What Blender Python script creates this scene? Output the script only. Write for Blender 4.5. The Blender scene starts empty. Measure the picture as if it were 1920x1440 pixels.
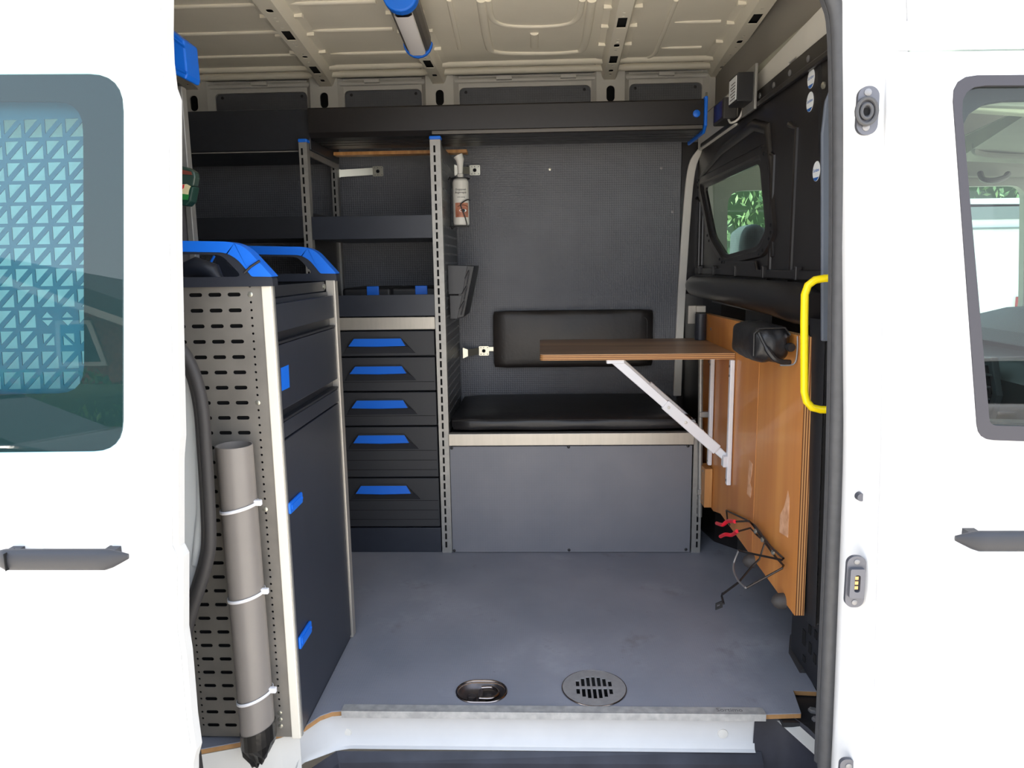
import bpy, bmesh, math, random
from math import radians, sin, cos, pi, sqrt, atan2
from mathutils import Vector, Matrix, Euler
random.seed(7)
S = bpy.context.scene
COL = S.collection
# ------------------------------------------------------------------ camera
FPX = 1387.0
cam_d = bpy.data.cameras.new('camera'); cam_d.sensor_width = 36; cam_d.lens = FPX * 36 / 1920; cam_d.clip_start = .02
cam = bpy.data.objects.new('camera', cam_d); COL.objects.link(cam); S.camera = cam
CR = Matrix.Rotation(radians(2.2), 3, 'Z') @ Matrix.Rotation(pi / 2 - radians(9.2), 3, 'X') @ Matrix.Rotation(radians(-.85), 3, 'Z')
CP = Vector((0, 0, 1.65))
cam.matrix_world = Matrix.Translation(CP) @ CR.to_4x4()
# ------------------------------------------------------------------ sky, sun, exposure
W = bpy.data.worlds.new('sky'); S.world = W; W.use_nodes = True
wn = W.node_tree.nodes; wl = W.node_tree.links
bg = wn['Background']; tc = wn.new('ShaderNodeTexCoord'); sp = wn.new('ShaderNodeSeparateXYZ'); cr = wn.new('ShaderNodeValToRGB')
wl.new(tc.outputs['Generated'], sp.inputs[0]); wl.new(sp.outputs['Z'], cr.inputs[0]); wl.new(cr.outputs[0], bg.inputs[0])
cr.color_ramp.elements[0].position = 0.0; cr.color_ramp.elements[0].color = (.92, .95, 1, 1)
cr.color_ramp.elements[1].position = .8; cr.color_ramp.elements[1].color = (.62, .76, 1, 1)
bg.inputs[1].default_value = 1.25
sun_d = bpy.data.lights.new('sun', 'SUN'); sun_d.energy = 6.5; sun_d.angle = radians(.6); sun_d.color = (1, .94, .84)
sun = bpy.data.objects.new('sun', sun_d); COL.objects.link(sun)
sun.rotation_euler = Vector((.80, -.14, -1.0)).to_track_quat('-Z', 'Y').to_euler()
S.view_settings.view_transform = 'Standard'; S.view_settings.look = 'None'; S.view_settings.gamma = 1
S.view_settings.use_curve_mapping = False; S.view_settings.exposure = 1.27

# ------------------------------------------------------------------ helpers
def V(px, py, ax, v):
    """the point of a real plane (ax = v) that lies on the line of sight of a photograph pixel"""
    d = CR @ Vector(((px - 960) / FPX, -(py - 720) / FPX, -1)); i = 'XYZ'.index(ax)
    return CP + d * ((v - CP[i]) / d[i])
TL = .061; TZ = 1.33
def VS(px, py, y0):
    """the same for the outer skin: vertical up to the belt line, leaning inward above"""
    d = CR @ Vector(((px - 960) / FPX, -(py - 720) / FPX, -1))
    p = CP + d * ((y0 + TL * (CP.z - TZ)) / (d.y - TL * d.z))
    if p.z < TZ: p = CP + d * (y0 / d.y)
    return p
def s2l(c): return tuple(((x / 255) / 12.92 if x / 255 < .04045 else ((x / 255 + .055) / 1.055) ** 2.4) for x in c)
MATS = {}
def mat(name, rgb, rough=.5, metal=0, noise=0, nscale=30, bump=0, bscale=200, spec=.5, coat=0, rgb2=None, kind='noise', stretch=None, lin=False):
    if name in MATS: return MATS[name]
    m = bpy.data.materials.new(name); m.use_nodes = True; n = m.node_tree.nodes; l = m.node_tree.links
    b = n['Principled BSDF']; c = rgb if lin else s2l(rgb)
    b.inputs['Base Color'].default_value = (*c, 1); b.inputs['Roughness'].default_value = rough
    b.inputs['Metallic'].default_value = metal; b.inputs['Specular IOR Level'].default_value = spec
    b.inputs['Coat Weight'].default_value = coat
    t = n.new('ShaderNodeTexCoord'); mp = n.new('ShaderNodeMapping'); l.new(t.outputs['Object'], mp.inputs[0])
    if stretch: mp.inputs['Scale'].default_value = stretch
    if noise or rgb2:
        x = n.new('ShaderNodeTexNoise'); x.inputs['Scale'].default_value = nscale; x.inputs['Detail'].default_value = 6
        l.new(mp.outputs[0], x.inputs[0])
        r = n.new('ShaderNodeValToRGB'); l.new(x.outputs[0], r.inputs[0])
        c2 = s2l(rgb2) if rgb2 else tuple(v * (1 - noise) for v in c)
        r.color_ramp.elements[0].position = .35; r.color_ramp.elements[1].position = .68
        r.color_ramp.elements[0].color = (*c2, 1); r.color_ramp.elements[1].color = (*c, 1)
        l.new(r.outputs[0], b.inputs['Base Color'])
    if bump:
        if kind == 'vor':
            v = n.new('ShaderNodeTexVoronoi'); v.inputs['Scale'].default_value = bscale; v.inputs['Randomness'].default_value = .1; o = v.outputs['Distance']
        else:
            v = n.new('ShaderNodeTexNoise'); v.inputs['Scale'].default_value = bscale; o = v.outputs[0]
        l.new(t.outputs['Object'], v.inputs[0]); bp = n.new('ShaderNodeBump'); bp.inputs['Strength'].default_value = bump
        bp.inputs['Distance'].default_value = .002; l.new(o, bp.inputs['Height']); l.new(bp.outputs[0], b.inputs['Normal'])
    MATS[name] = m; return m
def glass(name, tint, gloss=.04, ior=1.45):
    m = bpy.data.materials.new(name); m.use_nodes = True; n = m.node_tree.nodes; l = m.node_tree.links
    n.remove(n['Principled BSDF']); tr = n.new('ShaderNodeBsdfTransparent'); tr.inputs[0].default_value = (*tint, 1)
    g = n.new('ShaderNodeBsdfGlossy'); g.inputs['Roughness'].default_value = 0.0; f = n.new('ShaderNodeFresnel'); f.inputs[0].default_value = ior
    mx = n.new('ShaderNodeMixShader'); ge = n.new('ShaderNodeNewGeometry'); iv = n.new('ShaderNodeMath'); iv.operation = 'SUBTRACT'; iv.inputs[0].default_value = 1; l.new(ge.outputs['Backfacing'], iv.inputs[1]); mu = n.new('ShaderNodeMath'); mu.operation = 'MULTIPLY'; l.new(f.outputs[0], mu.inputs[0]); l.new(iv.outputs[0], mu.inputs[1]); l.new(mu.outputs[0], mx.inputs[0]); l.new(tr.outputs[0], mx.inputs[1]); l.new(g.outputs[0], mx.inputs[2])
    l.new(mx.outputs[0], n['Material Output'].inputs[0]); return m
white = mat('white_paint', (240, 240, 240), .28, coat=.6)
white_in = mat('inner_white_paint', (222, 219, 212), .4, noise=.06, nscale=9)
roofm = mat('roof_primer', (240, 233, 216), .5, noise=.05, nscale=6)
black_p = mat('black_plastic', (30, 30, 33), .45, bump=.15, bscale=600)
black_g = mat('black_bulkhead_paint', (38, 35, 35), .3, noise=.2, nscale=20)
black_m = mat('black_powder_coat', (38, 40, 46), .42, noise=.12, nscale=40)
darkm = mat('dark_cabinet_sheet', (44, 48, 58), .38, noise=.1, nscale=25)
drawm = mat('charcoal_drawer_plastic', (42, 43, 47), .5, bump=.1, bscale=500)
rubber_w = mat('window_rubber', (56, 54, 60), .5)
rubber = mat('grey_rubber', (74, 74, 76), .55, noise=.15, nscale=60)
rubber_d = mat('dark_rubber', (52, 50, 50), .6)
blue = mat('blue_plastic', (12, 106, 220), .45)
blue_t = mat('blue_tape', (22, 112, 208), .5)
alu = mat('anodised_aluminium', (184, 178, 168), .38, metal=.55, noise=.08, nscale=90, stretch=(1, 1, .1))
alu_dull = mat('dull_aluminium', (160, 158, 154), .42, metal=.5, noise=.12, nscale=50)
galv = mat('galvanised_panel', (148, 143, 136), .42, metal=.5, rgb2=(124, 120, 114), nscale=7)
steel = mat('stainless_steel', (140, 139, 140), .4, metal=.45, noise=.15, nscale=60)
zinc = mat('zinc_plated', (190, 188, 175), .3, metal=.8)
chrome = mat('worn_chrome', (150, 140, 135), .2, metal=1)
pvc = mat('grey_pvc', (128, 122, 117), .4, noise=.06, nscale=14)
tape_b = mat('black_tape', (28, 26, 24), .3, bump=.6, bscale=40)
wht_pl = mat('white_plastic', (228, 228, 232), .4)
cream = mat('cream_plastic', (215, 212, 205), .45)
leather = mat('black_leather', (33, 32, 34), .42, bump=.35, bscale=90, noise=.2, nscale=12)
leather_b = mat('worn_brown_black_leather', (46, 40, 37), .45, bump=.3, bscale=70, rgb2=(34, 31, 31), nscale=8)
yellow = mat('yellow_powder_coat', (255, 224, 10), .35)
red = mat('red_rubber_dip', (225, 30, 50), .35)
wirem = mat('dark_wire', (58, 52, 50), .35, metal=.6)
green = mat('green_plastic', (28, 62, 52), .4)
red_lid = mat('clear_red_lid', (120, 62, 50), .3)
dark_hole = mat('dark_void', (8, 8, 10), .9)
print_w = mat('printed_white', (235, 238, 240), .5)
print_b = mat('printed_blue', (40, 95, 170), .5)
print_k = mat('printed_black', (40, 40, 45), .6)
skinp = mat('printed_skin_tone', (200, 140, 112), .5, rgb2=(150, 88, 66), nscale=30)
trim_c = mat('cab_trim_grey', (164, 164, 150), .7, noise=.05, nscale=20)
dashm = mat('dashboard_dark', (62, 66, 72), .55, bump=.1, bscale=300)
seatf = mat('seat_fabric', (60, 66, 70), .9)
diffuser = mat('frosted_diffuser', (236, 232, 232), .5)

def panel_mat(name, rgb, rgb2, scale=7, bump=.9, rough=.5):
    m = mat(name, rgb, rough, rgb2=rgb2, nscale=scale, bump=bump, bscale=110, kind='vor'); return m
wallm = panel_mat('grey_hex_wall_panel', (104, 106, 112), (98, 100, 106))
benchm = panel_mat('grey_bench_panel', (122, 122, 128), (116, 117, 124), bump=.15)
def floor_mat():
    m = mat('grey_floor_sheet', (146, 147, 156), .52, rgb2=(128, 131, 141), nscale=3.2, bump=.12, bscale=160, kind='vor')
    n = m.node_tree.nodes; l = m.node_tree.links; b = n['Principled BSDF']; r = b.inputs['Base Color'].links[0].from_socket
    t = n['Texture Coordinate'] if 'Texture Coordinate' in n else n.new('ShaderNodeTexCoord')
    for sc, lo, hi, col, f in ((2.6, .56, .70, (170, 172, 180), .45), (5.5, .60, .70, (96, 88, 86), .4), (26, .66, .74, (70, 68, 72), .5)):
        x = n.new('ShaderNodeTexNoise'); x.inputs['Scale'].default_value = sc; x.inputs['Detail'].default_value = 8; x.inputs['Roughness'].default_value = .65
        l.new(t.outputs['Object'], x.inputs[0]); mr = n.new('ShaderNodeMapRange'); mr.inputs[1].default_value = lo; mr.inputs[2].default_value = hi; mr.inputs[4].default_value = f
        l.new(x.outputs[0], mr.inputs[0]); mx = n.new('ShaderNodeMixRGB'); l.new(mr.outputs[0], mx.inputs[0]); l.new(r, mx.inputs[1]); mx.inputs[2].default_value = (*s2l(col), 1); r = mx.outputs[0]
    l.new(r, b.inputs['Base Color']); return m
floorm = floor_mat()
def wood(name, a, b, axis, rough=.42, scale=3, coat=.12):
    st = [18, 18, 18]; st['XYZ'.index(axis)] = 1.2
    return mat(name, a, rough, rgb2=b, nscale=scale, stretch=tuple(st), coat=coat)
plyv = wood('varnished_plywood', (222, 152, 78), (196, 120, 54), 'Z', scale=.5)
plyt = wood('worn_tabletop_veneer', (166, 130, 98), (112, 86, 68), 'X', scale=.7)
plain_wood = wood('pine_wood', (206, 152, 92), (180, 124, 70), 'Z', coat=0)
def ply_edge(name, ax):
    m = bpy.data.materials.new(name); m.use_nodes = True; n = m.node_tree.nodes; l = m.node_tree.links; b = n['Principled BSDF']
    t = n.new('ShaderNodeTexCoord'); s = n.new('ShaderNodeSeparateXYZ'); l.new(t.outputs['Object'], s.inputs[0])
    mt = n.new('ShaderNodeMath'); mt.operation = 'MULTIPLY'; mt.inputs[1].default_value = 2 * pi / .0056; l.new(s.outputs[ax], mt.inputs[0])
    sn = n.new('ShaderNodeMath'); sn.operation = 'SINE'; l.new(mt.outputs[0], sn.inputs[0])
    r = n.new('ShaderNodeValToRGB'); l.new(sn.outputs[0], r.inputs[0]); r.color_ramp.elements[0].position = .0; r.color_ramp.elements[1].position = .35
    r.color_ramp.elements[0].color = (*s2l((112, 68, 38)), 1); r.color_ramp.elements[1].color = (*s2l((212, 158, 98)), 1)
    l.new(r.outputs[0], b.inputs['Base Color']); b.inputs['Roughness'].default_value = .6; return m
edge_z = ply_edge('plywood_edge_layers', 'Z'); edge_x = ply_edge('plywood_edge_layers_upright', 'X')
edge_f = mat('floor_board_edge', (176, 132, 84), .7, noise=.25, nscale=40)

class MB:
    def __init__(s): s.v = []; s.f = []
    def add(s, v, f):
        o = len(s.v); s.v += [Vector(p) for p in v]; s.f += [[i + o for i in q] for q in f]; return s
    def box(s, a, b, M=None):
        x0, y0, z0 = a; x1, y1, z1 = b
        v = [Vector(p) for p in ((x0, y0, z0), (x1, y0, z0), (x1, y1, z0), (x0, y1, z0), (x0, y0, z1), (x1, y0, z1), (x1, y1, z1), (x0, y1, z1))]
        if M: v = [M @ p for p in v]
        return s.add(v, [(0, 3, 2, 1), (4, 5, 6, 7), (0, 1, 5, 4), (1, 2, 6, 5), (2, 3, 7, 6), (3, 0, 4, 7)])
    def prism(s, pts, ax, a, b):
        n = len(pts); e = []
        for w in (a, b):
            for (u, v) in pts: e.append({'X': (w, u, v), 'Y': (u, w, v), 'Z': (u, v, w)}[ax])
        return s.add(e, [list(range(n))[::-1], list(range(n, 2 * n))] + [(i, (i + 1) % n, n + (i + 1) % n, n + i) for i in range(n)])
    def tube(s, pts, r, n=8, cyc=False, caps=True, flat=None):
        pts = [Vector(p) for p in pts]; m = len(pts); rs = r if isinstance(r, (list, tuple)) else [r] * m
        v = []; up = None
        for i, p in enumerate(pts):
            if cyc: t = pts[(i + 1) % m] - pts[i - 1]
            else: t = pts[min(i + 1, m - 1)] - pts[max(i - 1, 0)]
            t = t.normalized() if t.length > 1e-9 else Vector((0, 0, 1))
            if up is None: up = t.orthogonal().normalized()
            up = (up - t * up.dot(t)); up = up.normalized() if up.length > 1e-6 else t.orthogonal().normalized()
            bi = t.cross(up)
            for k in range(n):
                a = 2 * pi * k / n; q = (up * cos(a) + bi * sin(a)) * rs[i]
                if flat: q = Vector((q.x * flat[0], q.y * flat[1], q.z * flat[2]))
                v.append(p + q)
        f = []
        for i in range(m if cyc else m - 1):
            j = (i + 1) % m
            for k in range(n): f.append((i * n + k, i * n + (k + 1) % n, j * n + (k + 1) % n, j * n + k))
        if caps and not cyc: f += [list(range(n))[::-1], [(m - 1) * n + k for k in range(n)]]
        return s.add(v, f)
    def cyl(s, a, b, r, n=16): return s.tube([a, b], r, n)
    def ell(s, c, r, nu=12, nv=8):
        v = []; f = []
        for j in range(nv + 1):
            for i in range(nu):
                a = 2 * pi * i / nu; b = -pi / 2 + pi * j / nv
                v.append((c[0] + r[0] * cos(a) * cos(b), c[1] + r[1] * sin(a) * cos(b), c[2] + r[2] * sin(b)))
        for j in range(nv):
            for i in range(nu): f.append((j * nu + i, j * nu + (i + 1) % nu, (j + 1) * nu + (i + 1) % nu, (j + 1) * nu + i))
        return s.add(v, f)
    def sheet(s, out, holes, mp, w0, w1, bis=None):
        """flat plate with real holes; (u, v) outline, thickness w0..w1 mapped by mp"""
        cu = bpy.data.curves.new('t', 'CURVE'); cu.dimensions = '2D'; cu.fill_mode = 'BOTH'; cu.extrude = (w1 - w0) / 2
        for lp in [out] + list(holes):
            sp_ = cu.splines.new('POLY'); sp_.points.add(len(lp) - 1); sp_.use_cyclic_u = True
            for i, (u, v) in enumerate(lp): sp_.points[i].co = (u, v, 0, 1)
        ob = bpy.data.objects.new('t', cu); COL.objects.link(ob); dg = bpy.context.evaluated_depsgraph_get()
        me = bpy.data.meshes.new_from_object(ob.evaluated_get(dg))
        bpy.data.objects.remove(ob); bpy.data.curves.remove(cu)
        b = bmesh.new(); b.from_mesh(me); bpy.data.meshes.remove(me); bmesh.ops.remove_doubles(b, verts=b.verts, dist=1e-6)
        if bis is not None:
            bmesh.ops.bisect_plane(b, geom=b.verts[:] + b.edges[:] + b.faces[:], plane_co=(0, bis, 0), plane_no=(0, 1, 0))
        b.verts.index_update(); mid = (w0 + w1) / 2
        vs = [mp(q.co.x, q.co.y, q.co.z + mid) for q in b.verts]; fs = [[q.index for q in fc.verts] for fc in b.faces]; b.free()
        return s.add(vs, fs)
    def xf(s, M): s.v = [M @ p for p in s.v]; return s
def XZ(y0): return lambda u, v, w: (u, y0 + w, v)
def XZs(y0): return lambda u, v, w: (u, y0 + w + TL * max(0, v - TZ), v)
def YZ(x0): return lambda u, v, w: (x0 + w, u, v)
def XY(z0): return lambda u, v, w: (u, v, z0 + w)
def rr(x0, y0, x1, y1, r, n=4):
    p = []
    for cx, cy, a0 in ((x1 - r, y1 - r, 0), (x0 + r, y1 - r, 90), (x0 + r, y0 + r, 180), (x1 - r, y0 + r, 270)):
        for k in range(n + 1):
            a = radians(a0 + 90 * k / n); p.append((cx + r * cos(a), cy + r * sin(a)))
    return p
def circ(cx, cy, r, n=8, ry=None): return [(cx + r * cos(2 * pi * k / n), cy + (ry or r) * sin(2 * pi * k / n)) for k in range(n)]
def rpoly(pts, r, n=4):
    """round the corners of a polygon"""
    o = []; m = len(pts); rs = r if isinstance(r, (list, tuple)) else [r] * m
    for i in range(m):
        a, b, c = Vector(pts[i - 1]), Vector(pts[i]), Vector(pts[(i + 1) % m]); d1 = (a - b).normalized(); d2 = (c - b).normalized(); q = rs[i]
        if q <= 0: o.append(tuple(b)); continue
        for k in range(n + 1):
            t = k / n; p = (b + d1 * q) * (1 - t) ** 2 + b * 2 * t * (1 - t) + (b + d2 * q) * t * t; o.append(tuple(p))
    return o
def smooth_path(pts, n=6):
    P = [Vector(p) for p in pts]; o = []
    for i in range(len(P) - 1):
        p0, p1, p2, p3 = P[max(i - 1, 0)], P[i], P[i + 1], P[min(i + 2, len(P) - 1)]
        for k in range(n):
            t = k / n; o.append(.5 * ((2 * p1) + (p2 - p0) * t + (2 * p0 - 5 * p1 + 4 * p2 - p3) * t * t + (3 * p1 - p0 - 3 * p2 + p3) * t ** 3))
    o.append(P[-1]); return o
def wloc(o):
    p = Vector((0, 0, 0))
    while o: p += o.location; o = o.parent
    return p
def tag(o, label=None, cat=None, group=None, kind=None):
    for k, v in (('label', label), ('category', cat), ('group', group), ('kind', kind)):
        if v: o[k] = v
    return o
def thing(name, label, cat, loc, group=None):
    o = bpy.data.objects.new(name, None); COL.objects.link(o); o.location = loc; o.empty_display_size = .05; return tag(o, label, cat, group)
def mk(name, mb, m, parent=None, bev=0, seg=2, smooth=False, origin=None, label=None, ang=40):
    """link the builder's world-space geometry as ONE mesh object under parent"""
    if parent is not None: off = wloc(parent); org = off
    else:
        if origin is None:
            n = len(mb.v); lo = [min(v[i] for v in mb.v) for i in range(3)]; hi = [max(v[i] for v in mb.v) for i in range(3)]
            origin = ((lo[0] + hi[0]) / 2, (lo[1] + hi[1]) / 2, lo[2])
        org = Vector(origin)
    me = bpy.data.meshes.new(name); me.from_pydata([tuple(v - org) for v in mb.v], [], mb.f); me.update()
    bm = bmesh.new(); bm.from_mesh(me); bmesh.ops.recalc_face_normals(bm, faces=bm.faces); bm.to_mesh(me); bm.free()
    ms = m if isinstance(m, (list, tuple)) else [m]
    for x in ms: me.materials.append(x)
    if smooth:
        for p in me.polygons: p.use_smooth = True
        me.set_sharp_from_angle(angle=radians(ang))
    o = bpy.data.objects.new(name, me); COL.objects.link(o)
    if parent is not None: o.parent = parent
    else: o.location = org
    if bev:
        b = o.modifiers.new('bevel', 'BEVEL'); b.width = bev; b.segments = seg; b.limit_method = 'ANGLE'; b.angle_limit = radians(50)
    if label: o['label'] = label
    return o
def struct(name, mb, m, label=None, **k):
    o = mk(name, mb, m, **k); o['kind'] = 'structure'
    if label: o['label'] = label
    return o
def text(name, s_, size, mp, m, parent, depth=.0006, align='CENTER'):
    cu = bpy.data.curves.new('t', 'FONT'); cu.body = s_; cu.size = size; cu.extrude = depth; cu.align_x = align; cu.align_y = 'CENTER'; cu.resolution_u = 2
    ob = bpy.data.objects.new('t', cu); COL.objects.link(ob); me = bpy.data.meshes.new_from_object(ob.evaluated_get(bpy.context.evaluated_depsgraph_get()))
    bpy.data.objects.remove(ob); mb = MB().add([mp(v.co.x, v.co.y, v.co.z) for v in me.vertices], [list(p.vertices) for p in me.polygons])
    return mk(name, mb, m, parent)
def screw(p, nrm, r, m, parent, name='screw', h=.002):
    p = Vector(p); nrm = Vector(nrm); mb = MB().tube([p, p + nrm * h * .6, p + nrm * h], [r, r, r * .6], 10)
    return mk(name, mb, m, parent, smooth=True)

# =================================================================== SETTING
# ground outside
g = MB().box((-40, -40, -.1), (40, 40, 0))
struct('ground', g, mat('sunlit_paving', (216, 206, 190), .85, noise=.2, nscale=1.5), origin=(0, 0, 0))
FZ = .6
# van floor: grey sheet on a plywood board
fl = [(-2.7, 1.33), (-1.0, 1.40)] + [tuple(V(*p, 'Z', FZ).xy) for p in ((372, 1405), (480, 1385), (571, 1362), (600, 1342), (622, 1334), (647, 1332), (1430, 1339), (1502, 1337), (1487, 1294), (1531, 1296), (1520, 1275), (1492, 1222), (1487, 1208))] + [(.70, 1.95), (.80, 1.97), (.80, 3.1), (-2.7, 3.1)]
ringc = V(903, 1297, 'Z', FZ); gratec = V(1114, 1291, 'Z', FZ)
fh = [rr(ringc.x - .06, ringc.y - .045, ringc.x + .06, ringc.y + .045, .044, 6), circ(gratec.x, gratec.y, .07, 24)]
floor = struct('floor', MB().sheet(fl, fh, XY(FZ), -.002, 0), floorm, origin=(0, 2, .6))
mk('floor_board', MB().sheet(fl, fh, XY(FZ), -.013, -.0022), edge_f, floor)
struct('floor_underside', MB().box((-2.7, 1.66, .5), (.8, 3.1, .56)), dark_hole)
# far wall lining
farh = [[(.76, 1.42), (2.02, 1.38), (2.0, 1.97), (.80, 1.97), (.765, 1.93)]]
wf = struct('wall_far', MB().sheet([(-2.75, .55), (.575, .55), (.575, 2.19), (-2.75, 2.19)], [], XZ(3.1), 0, .01), wallm, origin=(0, 3.1, .6))
for p in ((1031, 317), (1240, 315), (1261, 397), (1040, 590)): screw(V(*p, 'Y', 3.1), (0, -1, 0), .006, zinc if p[0] == 1031 else steel, wf)
# upper painted frame with recessed lining
cx_p = [-1.37, -.845, -.385, .285, .72]
ho = []
for i in range(4):
    a, b = cx_p[i] + .075, cx_p[i + 1] - .075; ho.append(rr(a, 2.182, b, 2.342, .02))
up = struct('wall_far_upper_frame', MB().sheet([(-2.75, 2.168), (.76, 2.168), (.76, 2.385), (-2.75, 2.385)], ho, XZ(3.07), 0, .012), white_in, origin=(0, 3.1, 2.1))
for i in range(4):
    a, b = cx_p[i] + .065, cx_p[i + 1] - .065
    pn = mk('lining_panel', MB().box((a, 3.086, 2.12), (b, 3.092, 2.36)), wallm, up)
    for s_ in (0, 1): screw((a + .035 if s_ == 0 else b - .035, 3.086, 2.328), (0, -1, 0), .006, black_p, pn)
for x in cx_p:
    slot = rr(x - .016, 2.272, x + .016, 2.332, .0155)
    w = MB().sheet([(x - .055, 2.168), (x + .055, 2.168), (x + .055, 2.385), (x - .055, 2.385)], [slot], XZ(3.045), 0, .006)
    for s_ in (-1, 1): w.add([(x + s_ * .055, 3.045, 2.168), (x + s_ * .055, 3.045, 2.385), (x + s_ * .075, 3.072, 2.385), (x + s_ * .075, 3.072, 2.168)], [(0, 1, 2, 3)])
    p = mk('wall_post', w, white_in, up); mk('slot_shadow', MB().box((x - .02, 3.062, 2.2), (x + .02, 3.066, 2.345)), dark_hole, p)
w = MB().tube([(-2.7, 3.06, 2.366), (.76, 3.06, 2.366)], .010, 8)
for x0 in (-1.1, -.65, -.13, .12, .5): w.box((x0 - .03, 3.03, 2.362), (x0 + .03, 3.05, 2.375))
mk('roof_rail', w, white_in, up, smooth=True)
# ceiling
ZR = 2.40
ce = struct('ceiling', MB().box((-2.75, 1.3, ZR), (.78, 3.12, ZR + .02)).box((-2.75, 1.1, ZR + .06), (2.6, 3.2, ZR + .1)), roofm, origin=(0, 2.2, ZR))
def bow_pts(x0, x1, y0=1.35, y1=3.06):
    n = 26; o = []
    for i in range(n):
        t = i / (n - 1); y = y0 + (y1 - y0) * t; xx = x0 + (x1 - x0) * (y - 2.04) / 1.0
        z = 2.36 ; o.append((xx, y, z))
    return o
HW = {0: .052, 1: .045, 2: .045, 3: .050}
for bi, (x0, x1) in enumerate(((-.735, -.835), (-.394, -.389), (.243, .280), (.630, .695), (-1.25, -1.37))):
    hw = HW.get(bi, .05); n = 60; y0, y1 = 1.35, 3.065
    def xc(y): return x0 + (x1 - x0) * (y - 2.04)
    def zc(y): return 2.362 - .010 * max(0, (y - 2.90) / .16) ** 2
    hl = []
    rows = [[(54, 72, .014), (122, 136, .014), (12, 19, .010), (102, 106, .009), (146, 150, .008)], [(116, 130, .014), (142, 146, .009), (4, 9, .009)], [(38, 57, .014), (109, 123, .014), (87, 93, .009), (134, 138, .008)], [(38, 56, .014), (86, 92, .009), (133, 137, .008)], [(54, 72, .014)]][bi]
    for r0, r1, ww in rows + [(r_, r_ + 1.5, .004) for r_ in (28, 34, 47, 77, 82, 98, 112, 127, 141)]:
        if any(c0 - 2 < r0 < c1 + 2 for c0, c1, c2 in rows if (r0, r1, ww) != (c0, c1, c2)): continue
        ya, yb = V(1000 if bi > 1 else 700, r1, 'Z', 2.362).y, V(1000 if bi > 1 else 700, r0, 'Z', 2.362).y
        if ya > yb: ya, yb = yb, ya
        if r0 in (4, 12, 102, 146, 142, 87, 134, 86, 133): hl.append(rr(-ww, ya, ww, yb, min(ww, (yb - ya) / 2) * .8, 3))
        else: hl.append([(-ww, ya), (ww, ya), (ww, yb), (-ww, yb)])
    m_ = MB()
    m_.sheet([(-hw * .48, y0)] + [(-hw * .48, y0 + (y1 - y0) * k / 40) for k in range(1, 41)] + [(hw * .48, y1 - (y1 - y0) * k / 40) for k in range(41)], hl, lambda u, v, w_: (xc(v) + u, v, zc(v) + w_), 0, .002)
    ys = [y0 + (y1 - y0) * k / 40 for k in range(41)]
    for s_ in (-1, 1):
        prof = [(.48, 0), (.62, .010), (.78, .034), (1.25, .037)]
        vv = []; ff = []
        for y in ys:
            for (a, h) in prof: vv.append((xc(y) + s_ * a * hw, y, min(zc(y) + h, ZR + .001) if y < 2.85 else zc(y) + h))
        for i in range(40):
            for k in range(3): ff.append((i * 4 + k, i * 4 + k + 1, (i + 1) * 4 + k + 1, (i + 1) * 4 + k))
        m_.add(vv, ff)
        for y in (1.98, 2.16, 2.34, 2.52, 2.72): m_.box((xc(y) + s_ * hw * 1.0 - .012, y - .008, ZR - .012), (xc(y) + s_ * hw * 1.0 + .012, y + .008, ZR - .001))
    o = mk('roof_bow', m_, roofm, ce, smooth=True, ang=30)
    vv = []
    for y in ys: vv += [(xc(y) - hw * .5, y, zc(y) + .012), (xc(y) + hw * .5, y, zc(y) + .012)]
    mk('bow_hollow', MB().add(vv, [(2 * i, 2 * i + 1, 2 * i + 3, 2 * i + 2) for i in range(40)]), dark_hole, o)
def bead(pts, r=.013, flat=.55, rs=None, parent=None):
    mk('roof_bead', MB().tube(pts, rs or r, 10, flat=(1, 1, flat)), roofm, ce, smooth=True, ang=80)
zb = ZR - .001
for py in (8, 60, 104, 145):
    yy = V(500, py, 'Z', zb).y
    a = V(810 / 3.556 + 310 + {8: 0, 60: 45, 104: 85, 145: 120}[py], py, 'Z', zb).x
    n = 8; pts = [(a + (-.46 - a) * k / n, yy, zb) for k in range(n + 1)]
    bead(pts, rs=[.002, .009, .012, .012, .012, .012, .012, .012, .012])
    bead([(-2.6, yy, zb), (-.80 - .04 * (yy - 2), yy, zb)], .011)
for py, px0 in ((42, 1265), (90, 1240)):
    a = V(px0, py, 'Z', zb); bead([(a.x + (.58 - a.x) * k / 5, a.y, zb) for k in range(6)], rs=[.002, .008, .01, .01, .01, .01])
for yy in (1.5, 1.7, 1.9):
    for a, b in ((-.65, -.45), (.34, .56), (-2.6, -.82)): bead([(a, yy, zb), (b, yy, zb)], .012)
bead([V(*p, 'Z', zb) for p in ((840, 118), (858, 120), (980, 121), (1115, 119))], .008)
bead(smooth_path([V(*p, 'Z', zb) for p in ((915, 0), (930, 42), (1000, 50), (1075, 41), (1092, 0))]), .010)
bead(smooth_path([V(*p, 'Z', zb) for p in ((902, 0), (915, 80), (930, 97), (1000, 100), (1075, 97), (1095, 85), (1110, 0))]), .014)
bead([V(*p, 'Z', zb) for p in ((1002, 62), (1002, 88))], .014)
bead([V(*p, 'Z', zb) for p in ((842, 0), (862, 92))], .008)
bead(smooth_path([V(*p, 'Z', zb) for p in ((1268, 0), (1236, 80), (1222, 105), (1175, 117))]), .008)
for y_, r_ in ((2.93, .016), (3.0, .014)): bead([(-2.7, y_, ZR - .012 * (y_ > 2.95)), (.75, y_, ZR - .012 * (y_ > 2.95))], r_, 1)
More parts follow.
